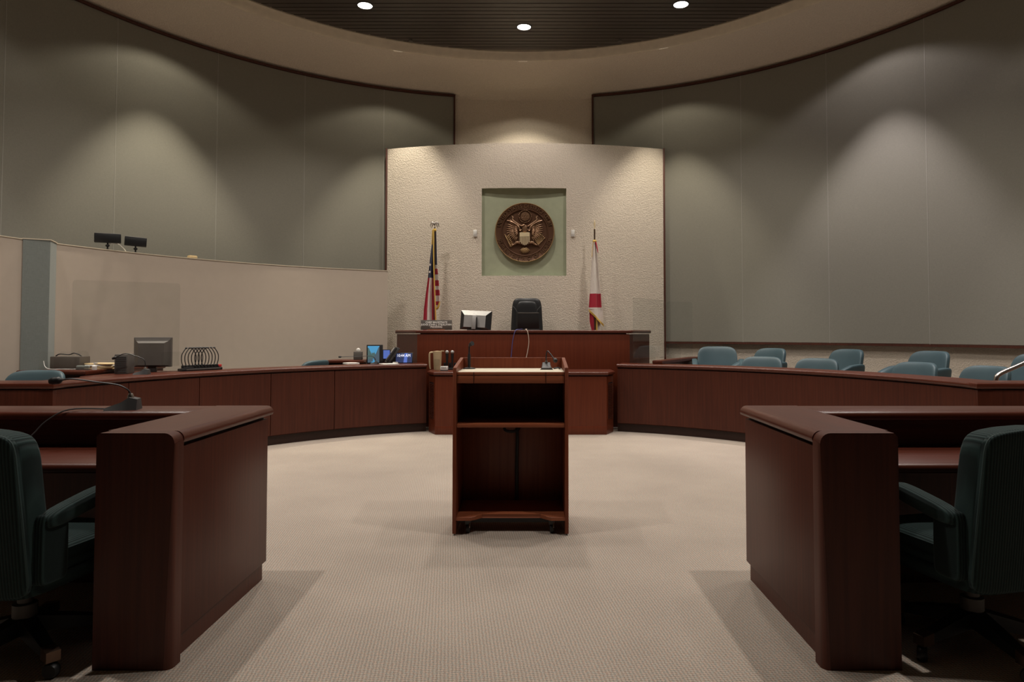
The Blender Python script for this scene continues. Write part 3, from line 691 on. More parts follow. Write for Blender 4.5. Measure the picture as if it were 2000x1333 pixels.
def make_exec_chair(label, loc, rz):
    t = thing('executive_chair', label, 'chair', loc, rz, 'ribbed teal chairs at counsel tables')
    def lean(x, y, z):
        k = (z + 0.31) / 0.62
        return (x * (1.0 - 0.06 * k), y - 0.07 * k + 0.25 * x * x, z + (0.022 * math.cos(x / 0.27 * PI / 2) if z > 0 else 0))
    bm = B(); superell(bm, (0, -0.20, 0.66), 0.27, 0.07, 0.30, 0.22, 0.35, 36, 18, lean); obj('backrest', bm, 'cord', t, world=False)
    bm = B(); superell(bm, (0, -0.265, 0.655), 0.275, 0.022, 0.308, 0.16, 0.3, 40, 18, lean); obj('back_panel', bm, 'cord', t, world=False)
    loop = []
    for k in range(29):
        a = 2 * PI * k / 28
        x, z = 0.272 * spow(math.cos(a), 0.16), 0.304 * spow(math.sin(a), 0.16)
        q = lean(x, 0.0, z); loop.append((q[0], -0.27 + q[1], 0.655 + q[2]))
    bm = B(); tube(bm, loop, 0.006, 6, False); obj('piping', bm, 'piping', t, world=False)
    for s in (-1, 1):
        def fa(x, y, z): return (x, y, z + 0.18 * y)
        bm = B(); superell(bm, (s * 0.288, -0.055, 0.650), 0.042, 0.165, 0.036, 0.6, 0.5, 20, 12, fa); obj('arm', bm, 'cord', t, world=False)
        bm = B(); superell(bm, (s * 0.268, -0.165, 0.515), 0.036, 0.065, 0.135, 0.25, 0.4, 20, 10); obj('arm_panel', bm, 'cord', t, world=False)
    bm = B(); superell(bm, (0, 0.05, 0.435), 0.255, 0.29, 0.07, 0.45, 0.35, 30, 10); obj('seat', bm, 'cord', t, world=False)
    bm = B(); superell(bm, (0, 0.0, 0.365), 0.262, 0.27, 0.035, 0.25, 0.3, 28, 8); obj('seat_base', bm, 'cord', t, world=False)
    bm = B(); lathe(bm, [(0.045, 0.10), (0.045, 0.22), (0.028, 0.225), (0.028, 0.335), (0, 0.335)], 16); obj('post', bm, 'mgrey', t, world=False)
    for k in range(5):
        a = rad(-100 + 72 * k); c, s = math.cos(a), math.sin(a)
        bm = B(); loft(bm, [[(c * r - s * w_, s * r + c * w_, z0) for w_, z0 in ((-wd, zl), (wd, zl), (wd, zh), (-wd, zh))] for r, wd, zl, zh in ((0.03, 0.03, 0.10, 0.17), (0.18, 0.026, 0.085, 0.135), (0.27, 0.022, 0.075, 0.11))])
        lg = obj('leg', bm, 'black', t, world=False)
        bm = B(); loft(bm, [[(c * r - s * w_, s * r + c * w_, z0) for w_, z0 in ((-0.025, 0.068), (0.025, 0.068), (0.025, zh), (-0.025, zh))] for r, zh in ((0.265, 0.116), (0.325, 0.108))])
        cp = obj('leg_cap', bm, 'bronzecap', t, world=False); cp.parent = lg
        bm = B(); lathe(bm, [(0, -0.02), (0.026, -0.018), (0.031, -0.008), (0.031, 0.008), (0.026, 0.018), (0, 0.02)], 16, Matrix.Translation((c * 0.305, s * 0.305, 0.031)) @ Matrix.Rotation(a + 0.7, 4, 'Z') @ Matrix.Rotation(rad(90), 4, 'X'))
        ca = obj('caster', bm, 'black', t, world=False); ca.parent = lg
    return t
make_exec_chair('ribbed dark teal swivel chair at the left counsel table', (-1.985, 2.90, 0), rad(-9))
make_exec_chair('ribbed dark teal swivel chair at the right counsel table', (2.03, 2.97, 0), rad(14))

# judge's chair
jt = thing('judge_chair', 'black leather high backed chair behind the judge bench', 'chair', (0.066, 10.68, 0.5))
def jl(x, y, z):
    k = (z + 0.36) / 0.72
    return (x * (1.06 - 0.14 * k), y + 0.35 * x * x + 0.06 * k, z)
bm = B(); superell(bm, (0, 0.0, 1.025), 0.248, 0.055, 0.375, 0.3, 0.45, 40, 20, jl); obj('backrest', bm, 'leather', jt, world=False)
bm = B(); superell(bm, (0, -0.062, 1.10), 0.17, 0.03, 0.25, 0.4, 0.5, 30, 14, jl); obj('back_cushion', bm, 'leather', jt, world=False)
for s in (-1, 1):
    bm = B(); tube(bm, [(s * 0.215, -0.02, 1.27), (s * 0.16, -0.06, 1.2), (s * 0.135, -0.085, 1.1)], 0.005, 6); obj('seam', bm, 'black', jt, world=False)
    bm = B(); superell(bm, (s * 0.27, -0.16, 0.80), 0.04, 0.17, 0.035, 0.5, 0.4, 18, 8); obj('arm', bm, 'leather', jt, world=False)
bm = B(); superell(bm, (0, -0.2, 0.52), 0.25, 0.25, 0.07, 0.45, 0.4, 26, 8); obj('seat', bm, 'leather', jt, world=False)
bm = B(); lathe(bm, [(0.26, 0), (0.26, 0.03), (0.04, 0.08), (0.035, 0.46), (0, 0.46)], 16, Matrix.Translation((0, -0.2, 0))); obj('pedestal', bm, 'black', jt, world=False)

# ================================================================== court seal
SR = 0.482
st = thing('court_seal', 'round bronze court seal with an eagle hanging in the green niche', 'seal', (0.029, 10.966, 2.975))
def S(x, z, y=0.0): return (x * SR, y, z * SR)         # local, camera side = -Y
ROTF = Matrix.Rotation(rad(90), 4, 'X')                # lathe axis -> -Y (front)
bm = B(); lathe(bm, [(0, -0.05), (SR * 0.995, -0.05), (SR, -0.03), (SR, 0.0), (SR * 0.985, 0.010), (SR * 0.965, 0.003), (SR * 0.80, 0.003), (SR * 0.785, 0.012), (SR * 0.765, 0.010), (SR * 0.755, -0.006), (0, -0.004)], 96, ROTF); obj('disc', bm, 'bronze', st, world=False)
bm = B(); lathe(bm, [(SR * 0.968, 0.004), (SR * 0.985, 0.013), (SR * 1.0, 0.004), (SR * 1.0, -0.004), (SR * 0.968, -0.004), (SR * 0.968, 0.004)], 96, ROTF, False); obj('rim', bm, 'brass', st, world=False)  # brass tone paints a highlight along the bronze rim
def ring_text(s, a_start, a_end, top, nm):
    bm = B(); n_ = len(s)
    for i, ch in enumerate(s):
        if ch == ' ': continue
        a = rad(a_start + (a_end - a_start) * i / (n_ - 1)); r = SR * 0.882
        rot = (a - PI / 2) if top else (a + PI / 2)
        m_ = Matrix.Translation((r * math.cos(a), -0.006, r * math.sin(a))) @ Matrix.Rotation(-rot, 4, 'Y') @ FACE @ Matrix.Scale(0.86, 4, (1, 0, 0))
        text_into(bm, ch, SR * 0.185, m_, 0.008)
    obj(nm, bm, 'bronze_hi', st, world=False, smooth=False)
ring_text('UNITED STATES DISTRICT COURT', 164, 16, True, 'upper_lettering')
ring_text('SOUTHERN DISTRICT OF FLORIDA', 196, 344, False, 'lower_lettering')
def ell(bm, x, z, rx, rz, ry=0.014, rot=0.0, y=-0.004):
    m_ = Matrix.Translation(S(x, z, y)) @ Matrix.Rotation(-rot, 4, 'Y') @ Matrix.Diagonal((rx * SR, ry, rz * SR, 1))
    bmesh.ops.create_uvsphere(bm, u_segments=10, v_segments=6, radius=1.0, matrix=m_)
bm = B(); lathe(bm, [(0.155 * SR, 0.0), (0.15 * SR, 0.010), (0, 0.014)], 32, Matrix.Translation(S(0.015, 0.535)) @ ROTF)
for k in range(26): ell(bm, 0.015 + 0.205 * math.cos(2 * PI * k / 26), 0.535 + 0.205 * math.sin(2 * PI * k / 26), 0.019, 0.026, 0.014, 2 * PI * k / 26 - PI / 2)
for k in range(13):
    q = 2 * PI * k / 6 if k else 0; rr_ = 0.0 if k == 0 else (0.05 if k < 7 else 0.10)
    ell(bm, 0.015 + rr_ * math.cos(q + (0.5 if k > 6 else 0)), 0.535 + rr_ * math.sin(q + (0.5 if k > 6 else 0)), 0.014, 0.014, 0.008, 0, -0.014)
obj('star_glory', bm, 'bronze_hi', st, world=False)
for s in (-1, 1):
    bm = B()
    nf = 13
    for k in range(nf):                                    # long outer feathers
        u = k / (nf - 1)
        bx_, bz_ = 0.24 + 0.06 * math.sin(u * PI), 0.20 - 0.34 * u
        ang = rad(48 - 118 * u); L = 0.42 - 0.17 * u
        ex, ez = bx_ + L * math.cos(ang) * 0.9, bz_ + L * math.sin(ang) * 0.75
        mx_, mz_ = (bx_ + ex) / 2, (bz_ + ez) / 2
        an2 = math.atan2(ez - bz_, ex - bx_)
        ell(bm, s * mx_, mz_, 0.5 * math.hypot(ex - bx_, ez - bz_), 0.026, 0.013, an2 if s > 0 else PI - an2)
    for k in range(7):                                     # coverts
        u = k / 6; ell(bm, s * (0.27 + 0.03 * math.sin(u * PI)), 0.22 - 0.30 * u, 0.075, 0.03, 0.02, s * rad(45 - 100 * u), -0.010)
    tube(bm, [S(s * 0.17, 0.10, -0.012), S(s * 0.24, 0.22, -0.016), S(s * 0.40, 0.33, -0.014), S(s * 0.60, 0.41, -0.008)], [0.018, 0.017, 0.012, 0.005], 8)
    obj('wing', bm, 'bronze_hi', st, world=False)
    bm = B(); tube(bm, [S(s * 0.14, -0.36, -0.01), S(s * 0.26, -0.34, -0.014), S(s * 0.34, -0.40, -0.012), S(s * 0.42, -0.43, -0.01)], [0.02, 0.024, 0.014, 0.01], 8)
    for k in range(4): ell(bm, s * (0.44 + 0.015 * k), -0.40 - 0.022 * k, 0.012, 0.03, 0.012, s * 0.6)
    obj('leg', bm, 'bronze_hi', st, world=False)
    bm = B()                                               # scroll ribbon
    tube(bm, [S(s * 0.10, 0.20, -0.01), S(s * 0.22, 0.27, -0.012), S(s * 0.32, 0.34, -0.012), S(s * 0.41, 0.42, -0.010), S(s * 0.39, 0.50, -0.01), S(s * 0.44, 0.55, -0.008)], [0.01, 0.014, 0.016, 0.014, 0.012, 0.006], 6)
    tube(bm, [S(s * 0.10, 0.10, -0.012), S(s * 0.16, 0.06, -0.014), S(s * 0.20, 0.16, -0.012)], [0.008, 0.012, 0.008], 6)
    obj('scroll', bm, 'bronze_hi', st, world=False)
bm = B()
for k in range(15):                                        # olive branch
    u = k / 14; px_, pz_ = -0.44 - 0.17 * u, -0.46 + 0.36 * u
    ell(bm, px_ + (0.05 if k % 2 else -0.04), pz_, 0.016, 0.045, 0.010, rad(35 if k % 2 == 0 else -40), -0.008)
tube(bm, [S(-0.43, -0.48, -0.006), S(-0.52, -0.32, -0.006), S(-0.60, -0.10, -0.006)], 0.004, 6); obj('olive_branch', bm, 'brass', st, world=False)
bm = B()
for k in range(9):
    a = rad(40 + 11 * k); x0, z0 = 0.45, -0.43; L = 0.36
    x1, z1 = x0 + L * math.cos(a) * 0.75, z0 + L * math.sin(a)
    tube(bm, [S(x0, z0, -0.006), S(x1, z1, -0.006)], 0.004, 5, False); ell(bm, x1, z1, 0.014, 0.04, 0.009, a - PI / 2, -0.008)
obj('arrows', bm, 'brass', st, world=False)
bm = B(); superell(bm, S(0.0, 0.12, -0.012), 0.085 * SR, 0.022, 0.14 * SR, 0.9, 0.9, 20, 10); superell(bm, S(-0.03, 0.225, -0.02), 0.055 * SR, 0.02, 0.05 * SR, 1, 1, 16, 8)
tube(bm, [S(-0.06, 0.225, -0.028), S(-0.11, 0.215, -0.03), S(-0.125, 0.185, -0.026)], [0.012, 0.009, 0.003], 6); obj('eagle_head', bm, 'bronze_hi', st, world=False)
bm = B()
for k in range(9):
    a = rad(-90 + (k - 4) * 13); ell(bm, 0.005 + 0.12 * math.cos(a), -0.46 + 0.16 * math.sin(a), 0.10, 0.02, 0.012, a, -0.006)
obj('tail', bm, 'brass', st, world=False)
bm = B()
out = [(-0.168, -0.02), (-0.10, -0.005), (0.0, -0.02), (0.10, -0.005), (0.168, -0.02), (0.168, -0.15), (-0.168, -0.15)]
prism(bm, [(a * SR, b * SR) for a, b in out], -0.045, -0.012, 'y'); sh = obj('shield', bm, 'gold', st, world=False)
bm = B(); out = [(-0.165, -0.15), (0.165, -0.15), (0.165, -0.36), (0.12, -0.42), (0.0, -0.455), (-0.12, -0.42), (-0.165, -0.36)]
prism(bm, [(a * SR, b * SR) for a, b in out], -0.036, -0.012, 'y'); bk = obj('shield_field', bm, 'bronze', st, world=False); bk.parent = sh
for k in range(7):
    x = -0.148 + k * 0.0495; zb = -0.44 + 0.10 * (abs(k - 3) / 3) ** 1.6
    bm = B(); box(bm, (x - 0.014) * SR, (x + 0.014) * SR, -0.044, -0.030, zb * SR, -0.149 * SR); p = obj('stripe', bm, 'gold', st, world=False, smooth=False); p.parent = sh

# ================================================================== flags
def pole_and_base(t, top, mat):
    bm = B(); lathe(bm, [(0.012, 0.03), (0.012, top), (0, top)], 10); obj('pole', bm, mat, t, world=False)
    bm = B(); lathe(bm, [(0.15, 0), (0.15, 0.02), (0.05, 0.05), (0.03, 0.10), (0, 0.10)], 24); obj('base', bm, 'gold', t, world=False)
def drape(bm, rows, nfold, amp, mi, yoff=0.0, n=30, th=0.006):
    """rows: (z, xl, xr); cloth hung in folds, material by mi(u, z)"""
    R_ = []
    for z, xl, xr in rows:
        fr, bk = [], []
        for k in range(n + 1):
            u = k / n; am = amp * min(1.0, (xr - xl) / 0.16 + 0.2)
            y_ = yoff + am * math.sin(u * nfold * 2 * PI + 0.6) - 0.3 * am * math.cos(u * 5)
            fr.append((xl + (xr - xl) * u, y_, z)); bk.append((xl + (xr - xl) * u, y_ + th, z))
        R_.append(fr + bk[::-1])
    m = len(R_[0]); rings = [[bm.verts.new(p) for p in r] for r in R_]
    for i in range(len(rings) - 1):
        zc = (rows[i][0] + rows[i + 1][0]) / 2
        for k in range(m):
            f = bm.faces.new((rings[i][k], rings[i][(k + 1) % m], rings[i + 1][(k + 1) % m], rings[i + 1][k]))
            kk = k if k < n else (2 * n + 1 - k if k < m - 1 else 0)
            f.material_index = mi(min(max((kk + 0.5) / n, 0), 1), zc)
    bm.faces.new(rings[0]); bm.faces.new(rings[-1][::-1])
def rows_from(pts, n=36):
    out = []
    for i in range(n + 1):
        z = pts[0][0] + (pts[-1][0] - pts[0][0]) * i / n
        for a, b in zip(pts, pts[1:]):
            if b[0] - 1e-9 <= z <= a[0] + 1e-9:
                f = (a[0] - z) / (a[0] - b[0]); out.append((z, a[1] + (b[1] - a[1]) * f, a[2] + (b[2] - a[2]) * f)); break
    return out
PXM = 0.00806
def zy(y): return 1.35 + (651 - y) * PXM - 0.5      # flag things stand on the 0.5 m dais
# national flag
ft = thing('national_flag', 'red white and blue flag hanging on a pole left of the seal', 'flag', (-1.393, 10.75, 0.5))
pole_and_base(ft, zy(444), 'poledark')
def fx(x): return (x - 848) * PXM
main = [(zy(449), fx(845.5), fx(848)), (zy(480), fx(842.5), fx(848)), (zy(515), fx(838.5), fx(848.5)), (zy(545), fx(835.5), fx(849)), (zy(575), fx(831.5), fx(850)), (zy(605), fx(828), fx(852)), (zy(648), fx(826), fx(854))]
bm = B(); drape(bm, rows_from(main), 1.6, 0.035, lambda u, z: 2 if z > zy(544) else (0 if (u < 0.30 or u > 0.62) else 1), -0.03)
fl = obj('cloth', bm, ['fred', 'fwhite', 'fblue'], ft, world=False)
side = [(zy(449), fx(848), fx(850.5)), (zy(515), fx(848), fx(852.5)), (zy(550), fx(848.5), fx(856)), (zy(585), fx(849.5), fx(859)), (zy(600), fx(850), fx(857))]
def mi_side(u, z):
    if z > zy(516): return 2
    return 1 if int((zy(516) - z) / (PXM * 10.2)) % 2 == 0 else 0
bm = B(); drape(bm, rows_from(side, 40), 0.8, 0.02, mi_side, 0.03); f2 = obj('back_fold', bm, ['fred', 'fwhite', 'fblue'], ft, world=False)
bm = B(); tube(bm, [(fx(847), -0.06, zy(449)), (fx(847.5), -0.075, zy(500)), (fx(849), -0.085, zy(545)), (fx(851.5), -0.085, zy(600)), (fx(853.5), -0.085, zy(648))], 0.010, 6); obj('fringe', bm, 'gilt', ft, world=False)
bm = B(); tube(bm, [(fx(850), 0.0, zy(604)), (fx(855), 0.0, zy(601)), (fx(858.5), 0.01, zy(590))], [0.012, 0.018, 0.010], 6); tube(bm, [(fx(844.5), -0.03, zy(449)), (fx(843.5), -0.04, zy(478))], 0.008, 6); obj('fringe', bm, 'gilt', ft, world=False)
def star(bm, x, z, r, y_):
    pts = []
    for k in range(10):
        a = PI / 2 + k * PI / 5; q = r if k % 2 == 0 else r * 0.4; pts.append((x + q * math.cos(a), z + q * math.sin(a)))
    prism(bm, pts, y_ - 0.004, y_, 'y')
for sx, sy in ((840.5, 518), (840, 532)):
    bm = B(); star(bm, fx(sx), zy(sy), 0.024, -0.072); p = obj('star', bm, 'fwhite', ft, world=False, smooth=False); p.parent = fl
bm = B(); superell(bm, (0, 0, zy(437)), 0.016, 0.014, 0.028, 1, 1, 12, 8)
for s in (-1, 1):
    tube(bm, [(s * 0.008, 0, zy(438)), (s * 0.035, 0, zy(434)), (s * 0.058, 0, zy(437)), (s * 0.066, 0, zy(443))], [0.010, 0.014, 0.011, 0.003], 6)
    tube(bm, [(s * 0.020, 0, zy(436)), (s * 0.038, 0, zy(440)), (s * 0.045, 0, zy(445))], [0.010, 0.009, 0.003], 6)
superell(bm, (0, 0, zy(432.5)), 0.011, 0.011, 0.012, 1, 1, 10, 6); lathe(bm, [(0.007, zy(447)), (0.007, zy(440)), (0, zy(440))], 8); superell(bm, (0, 0, zy(443)), 0.014, 0.014, 0.012, 1, 1, 10, 6)
obj('eagle_finial', bm, 'chrome', ft, world=False)
bm = B(); superell(bm, (0, -0.01, zy(449)), 0.03, 0.03, 0.022, 0.8, 1, 12, 6); obj('tassel_cord', bm, 'gilt', ft, world=False)
# state flag
gt = thing('state_flag', 'white flag with red bands and gold fringe hanging right of the seal', 'flag', (1.137, 10.75, 0.5))
def gx(x): return (x - 1161.5) * PXM
bm = B(); lathe(bm, [(0.012, 0.03), (0.012, zy(447)), (0, zy(447))], 10); obj('pole', bm, 'poledark', gt, world=False)
bm = B(); lathe(bm, [(0.15, 0), (0.15, 0.02), (0.05, 0.05), (0.03, 0.10), (0, 0.10)], 24); obj('base', bm, 'gold', gt, world=False)
bm = B(); lathe(bm, [(0.006, zy(448)), (0.010, zy(443)), (0.008, zy(441)), (0.017, zy(437)), (0.008, zy(431)), (0, zy(427))], 8); obj('spear_finial', bm, 'gold', gt, world=False)
gm = [(zy(471), gx(1158), gx(1163.5)), (zy(500), gx(1156), gx(1166.5)), (zy(540), gx(1153.5), gx(1170)), (zy(574), gx(1151.5), gx(1173)), (zy(601), gx(1149.5), gx(1174.5)), (zy(604), gx(1149), gx(1174.7))]
bm = B(); drape(bm, rows_from(gm, 44), 1.4, 0.032, lambda u, z: 0 if zy(601.5) < z < zy(574) else 1, -0.02); obj('cloth', bm, ['fred', 'fwhite'], gt, world=False)
# slanting lower hem
bm = B()
n = 18; top, bot = [], []
for k in range(n + 1):
    u = k / n; x = gx(1149) + (gx(1176.5) - gx(1149)) * u; y_ = -0.02 + 0.032 * math.sin(u * 1.4 * 2 * PI + 0.6)
    top.append((x, y_, zy(604))); bot.append((gx(1149) + (gx(1178) - gx(1149)) * u, y_, zy(604.5 + 30 * u)))
loft(bm, [[bm_ for bm_ in (a, b, (b[0], b[1] + 0.006, b[2]), (a[0], a[1] + 0.006, a[2]))] for a, b in zip(top, bot)])
obj('hem', bm, 'fwhite', gt, world=False)
bm = B()
secs = []
for k in range(n + 1):
    u = k / n; b = bot[k]; secs.append([(b[0], b[1] - 0.008, b[2] + 0.010), (b[0] + 0.01, b[1] - 0.008, b[2] - 0.035), (b[0] + 0.01, b[1] + 0.006, b[2] - 0.035), (b[0], b[1] + 0.006, b[2] + 0.010)])
loft(bm, secs); obj('fringe', bm, 'gilt', gt, world=False)
low = [(zy(606), gx(1151), gx(1163)), (zy(630), gx(1151.5), gx(1164)), (zy(648), gx(1156), gx(1166))]
bm = B(); drape(bm, rows_from(low, 8), 1.0, 0.02, lambda u, z: 0, 0.02, 14); obj('inner_fold', bm, 'fred', gt, world=False)
low = [(zy(606), gx(1166), gx(1175)), (zy(648), gx(1168), gx(1172.5))]
bm = B(); drape(bm, rows_from(low, 8), 1.0, 0.015, lambda u, z: 0, 0.03, 12); obj('inner_fold', bm, 'fwhite', gt, world=False)
bm = B(); tube(bm, [(gx(1163.5), -0.005, zy(612)), (gx(1165), -0.01, zy(630)), (gx(1165), -0.01, zy(648))], 0.012, 6); obj('fringe', bm, 'gilt', gt, world=False)
bm = B(); superell(bm, (0.0, -0.005, zy(471)), 0.032, 0.03, 0.024, 0.8, 1, 12, 6); tube(bm, [(gx(1158.5), -0.03, zy(471)), (gx(1156.5), -0.03, zy(490)), (gx(1156), -0.03, zy(502))], 0.004, 5); obj('tassel_cord', bm, 'gilt', gt, world=False)
bm = B(); tube(bm, [(gx(1163.5), -0.02, zy(473)), (gx(1166), -0.03, zy(485)), (gx(1167.5), -0.03, zy(494))], [0.012, 0.010, 0.004], 6); obj('red_corner', bm, 'fred', gt, world=False)

# ================================================================== things on the judge's bench
BZ = 1.392
t = thing('nameplate', 'taupe nameplate with three lines of white lettering on the bench', 'nameplate', (-1.246, 9.93, BZ))
bm = B(); box(bm, -0.227, 0.227, -0.006, 0.006, 0.006, 0.148, 0.002, mat=Matrix.Rotation(rad(-6), 4, 'X')); obj('plate', bm, 'plate', t, world=False)
bm = B(); box(bm, -0.125, 0.125, -0.04, 0.03, 0.0, 0.012, 0.003); obj('foot', bm, 'wood_lect_x', t, world=False)
bm = B()
for s_, z, sz in (('CHIEF MAGISTRATE', 0.114, 0.045), ("JUDGE JOHN J. O'SULLIVAN", 0.080, 0.045), ('PRESIDING', 0.046, 0.045)):
    text_into(bm, s_, sz, Matrix.Rotation(rad(-6), 4, 'X') @ Matrix.Translation((0, -0.0075, z)) @ FACE @ Matrix.Diagonal((0.80, 0.82, 1, 1)), 0.0012, bold=0.0009)
obj('lettering', bm, 'ivory', t, world=False, smooth=False)
t = thing('bench_monitor', 'silver and black computer monitor seen from behind on the bench', 'monitor', (-0.70, 10.16, BZ), rad(-10))
TB = Matrix.Rotation(rad(-8), 4, 'X') @ Matrix.Rotation(rad(2.5), 4, 'Y')
bm = B(); loft(bm, [[(x * 0.235, 0.02, z * 0.142 + 0.152) for x, z in ((-1, -1), (1, -1), (1, 1), (-1, 1))], [(x * 0.235, -0.01, z * 0.142 + 0.152) for x, z in ((-1, -1), (1, -1), (1, 1), (-1, 1))], [(x * 0.165, -0.075, z * 0.09 + 0.125) for x, z in ((-1, -1), (1, -1), (1, 1), (-1, 1))]])
bmesh.ops.transform(bm, matrix=TB, verts=bm.verts)
for f in bm.faces:
    f.normal_update(); f.material_index = 1 if abs(f.normal.x) > 0.35 else 0
obj('housing', bm, ['silver', 'black'], t, world=False, smooth=False)
bm = B(); box(bm, -0.03, 0.03, -0.115, -0.07, 0.0, 0.21, 0.006, mat=TB); obj('stand', bm, 'silver', t, world=False)
bm = B(); box(bm, -0.10, 0.10, -0.10, 0.06, 0.0, 0.012, 0.004); obj('base', bm, 'black', t, world=False)
bm = B(); tube(bm, [(0.045, -0.085, 0.19), (0.05, -0.10, 0.10), (0.045, -0.08, 0.02)], 0.009, 6); obj('cable', bm, 'black', t, world=False)
bm = B(); text_into(bm, 'DELL', 0.034, TB @ Matrix.Translation((0.0, -0.047, 0.249)) @ Matrix.Rotation(rad(-42), 4, 'X') @ FACE, 0.001); obj('logo', bm, 'white', t, world=False, smooth=False)
t = thing('laptop', 'open dark laptop seen from behind in front of the black chair', 'laptop', (0.092, 10.15, BZ))
bm = B(); box(bm, -0.165, 0.165, -0.01, 0.22, 0.0, 0.018, 0.004); obj('keyboard_base', bm, 'dgrey', t, world=False)
bm = B(); box(bm, -0.162, 0.162, -0.006, 0.004, 0.018, 0.262, 0.004, mat=Matrix.Rotation(rad(10), 4, 'X')); obj('lid', bm, 'black', t, world=False)
bm = B(); box(bm, -0.155, 0.155, -0.008, 0.004, 0.256, 0.265, 0.001, mat=Matrix.Rotation(rad(10), 4, 'X')); obj('lid_edge', bm, 'mgrey', t, world=False)
def cable(name, label, pts, r, mat):
    bm = B(); tube(bm, pts, r, 6); o = obj(name, bm, mat); tag(o, label, 'cable'); return o
cable('network_cable', 'thin blue cable hanging over the front of judge bench', [(0.0, 10.12, 1.41), (-0.035, 9.95, 1.404), (-0.065, 9.845, 1.402), (-0.10, 9.815, 1.37), (-0.135, 9.832, 1.22), (-0.15, 9.84, 1.05), (-0.175, 9.835, 0.84)], 0.0055, 'bluecord')
cable('charger_cable', 'thin cream cable hanging over the front of judge bench', [(0.07, 10.12, 1.41), (0.05, 9.95, 1.404), (0.06, 9.845, 1.402), (0.085, 9.815, 1.36), (0.10, 9.832, 1.22), (0.075, 9.84, 1.05), (0.02, 9.835, 0.84)], 0.006, 'whitecord')

# ================================================================== microphones
def desk_mic(label, loc, rz, neck, scale=1.0, head=(0.02, 0.055), silver=False):
    t = thing('desk_microphone', label, 'microphone', loc, rz)
    w_, l_ = 0.05 * scale, 0.075 * scale
    bm = B(); secs = []
    for y_, h in ((-l_, 0.012), (0.0, 0.04 * scale), (0.035 * scale, 0.065 * scale), (l_, 0.055 * scale), (l_ * 1.05, 0.0)):
        ww = w_ * (1.25 if y_ < 0 else 1.0)
        secs.append([(-ww, y_, 0), (ww, y_, 0), (ww * 0.72, y_, h + 0.001), (-ww * 0.72, y_, h + 0.001)])
    loft(bm, secs); obj('base', bm, 'dgrey', t, world=False)
    hh = 0.06 * scale
    bm = B(); lathe(bm, [(0.016 * scale, 0), (0.016 * scale, 0.02 * scale), (0.010 * scale, 0.035 * scale), (0, 0.035 * scale)], 12, Matrix.Translation((0, 0.035 * scale, hh - 0.01))); obj('collar', bm, 'chrome', t, world=False)
    pts = [(0, 0.035 * scale, hh + 0.02 * scale)] + neck
    bm = B(); tube(bm, pts, 0.0045, 6); obj('gooseneck', bm, 'black', t, world=False)
    a, b = Vector(pts[-2]), Vector(pts[-1]); d_ = (b - a).normalized()
    bm = B(); tube(bm, [b, b + d_ * head[1] * 0.25, b + d_ * head[1] * 0.7, b + d_ * head[1]], [0.008, head[0], head[0], head[0] * 0.6], 10); obj('windscreen', bm, 'black', t, world=False)
    return t
# on the left counsel table: neck runs left
desk_mic('black gooseneck microphone on the ledge of the left counsel table', (-2.025, 3.63, 0.945), rad(-75),
         [(0.0, 0.02, 0.105), (-0.01, -0.03, 0.13), (-0.015, -0.12, 0.145), (-0.015, -0.24, 0.165), (-0.015, -0.29, 0.16)], 1.0, (0.020, 0.06))
bm = B(); tube(bm, [(-2.10, 3.60, 0.952), (-2.25, 3.54, 0.955), (-2.34, 3.50, 0.90), (-2.40, 3.46, 0.82), (-2.50, 3.40, 0.766), (-2.70, 3.35, 0.766)], 0.004, 6); tag(obj('microphone_cable', bm, 'dgrey'), 'thin cable looping from the ledge microphone down to the left desk', 'cable')
desk_mic('black conference microphone with bent neck on the right of the lectern', (0.245, 4.90, 1.09), rad(0),
         [(0.0, 0.04, 0.10), (0.012, 0.02, 0.13), (0.055, -0.05, 0.075)], 0.75, (0.016, 0.03))
bm = B(); tube(bm, [(0.30, 4.95, 1.094), (0.33, 4.93, 1.10), (0.345, 4.97, 1.094)], 0.006, 6); tag(obj('microphone_cable', bm, 'dgrey'), 'short coiled cable beside the lectern conference microphone', 'cable')
t = thing('lectern_microphone', 'upright black microphone standing on the left of the lectern top', 'microphone', (-0.315, 4.97, 1.09))
bm = B(); lathe(bm, [(0.045, 0), (0.045, 0.006), (0.015, 0.012), (0, 0.012)], 20); obj('base', bm, 'black', t, world=False)
bm = B(); lathe(bm, [(0.011, 0.01), (0.011, 0.10), (0.006, 0.11), (0.005, 0.17), (0, 0.17)], 12); obj('stem', bm, 'black', t, world=False)
bm = B(); tube(bm, [(0, 0, 0.165), (0.012, -0.012, 0.178), (0.026, -0.026, 0.186)], [0.006, 0.014, 0.017], 10); obj('capsule', bm, 'black', t, world=False)
desk_mic('black gooseneck microphone on the clerk rail in front of the monitor', (-3.86, 7.02, RZ), rad(-80),
         [(0.0, 0.02, 0.15), (0.0, -0.06, 0.19), (0.0, -0.16, 0.215), (0.0, -0.24, 0.18)], 0.9, (0.014, 0.045))
desk_mic('thin black gooseneck microphone reaching left beside the upright screen', (-2.02, 9.38, RZ), rad(-85),
         [(0.0, 0.0, 0.09), (0.0, -0.06, 0.11), (0.0, -0.25, 0.105), (0.0, -0.44, 0.10)], 0.6, (0.013, 0.04))

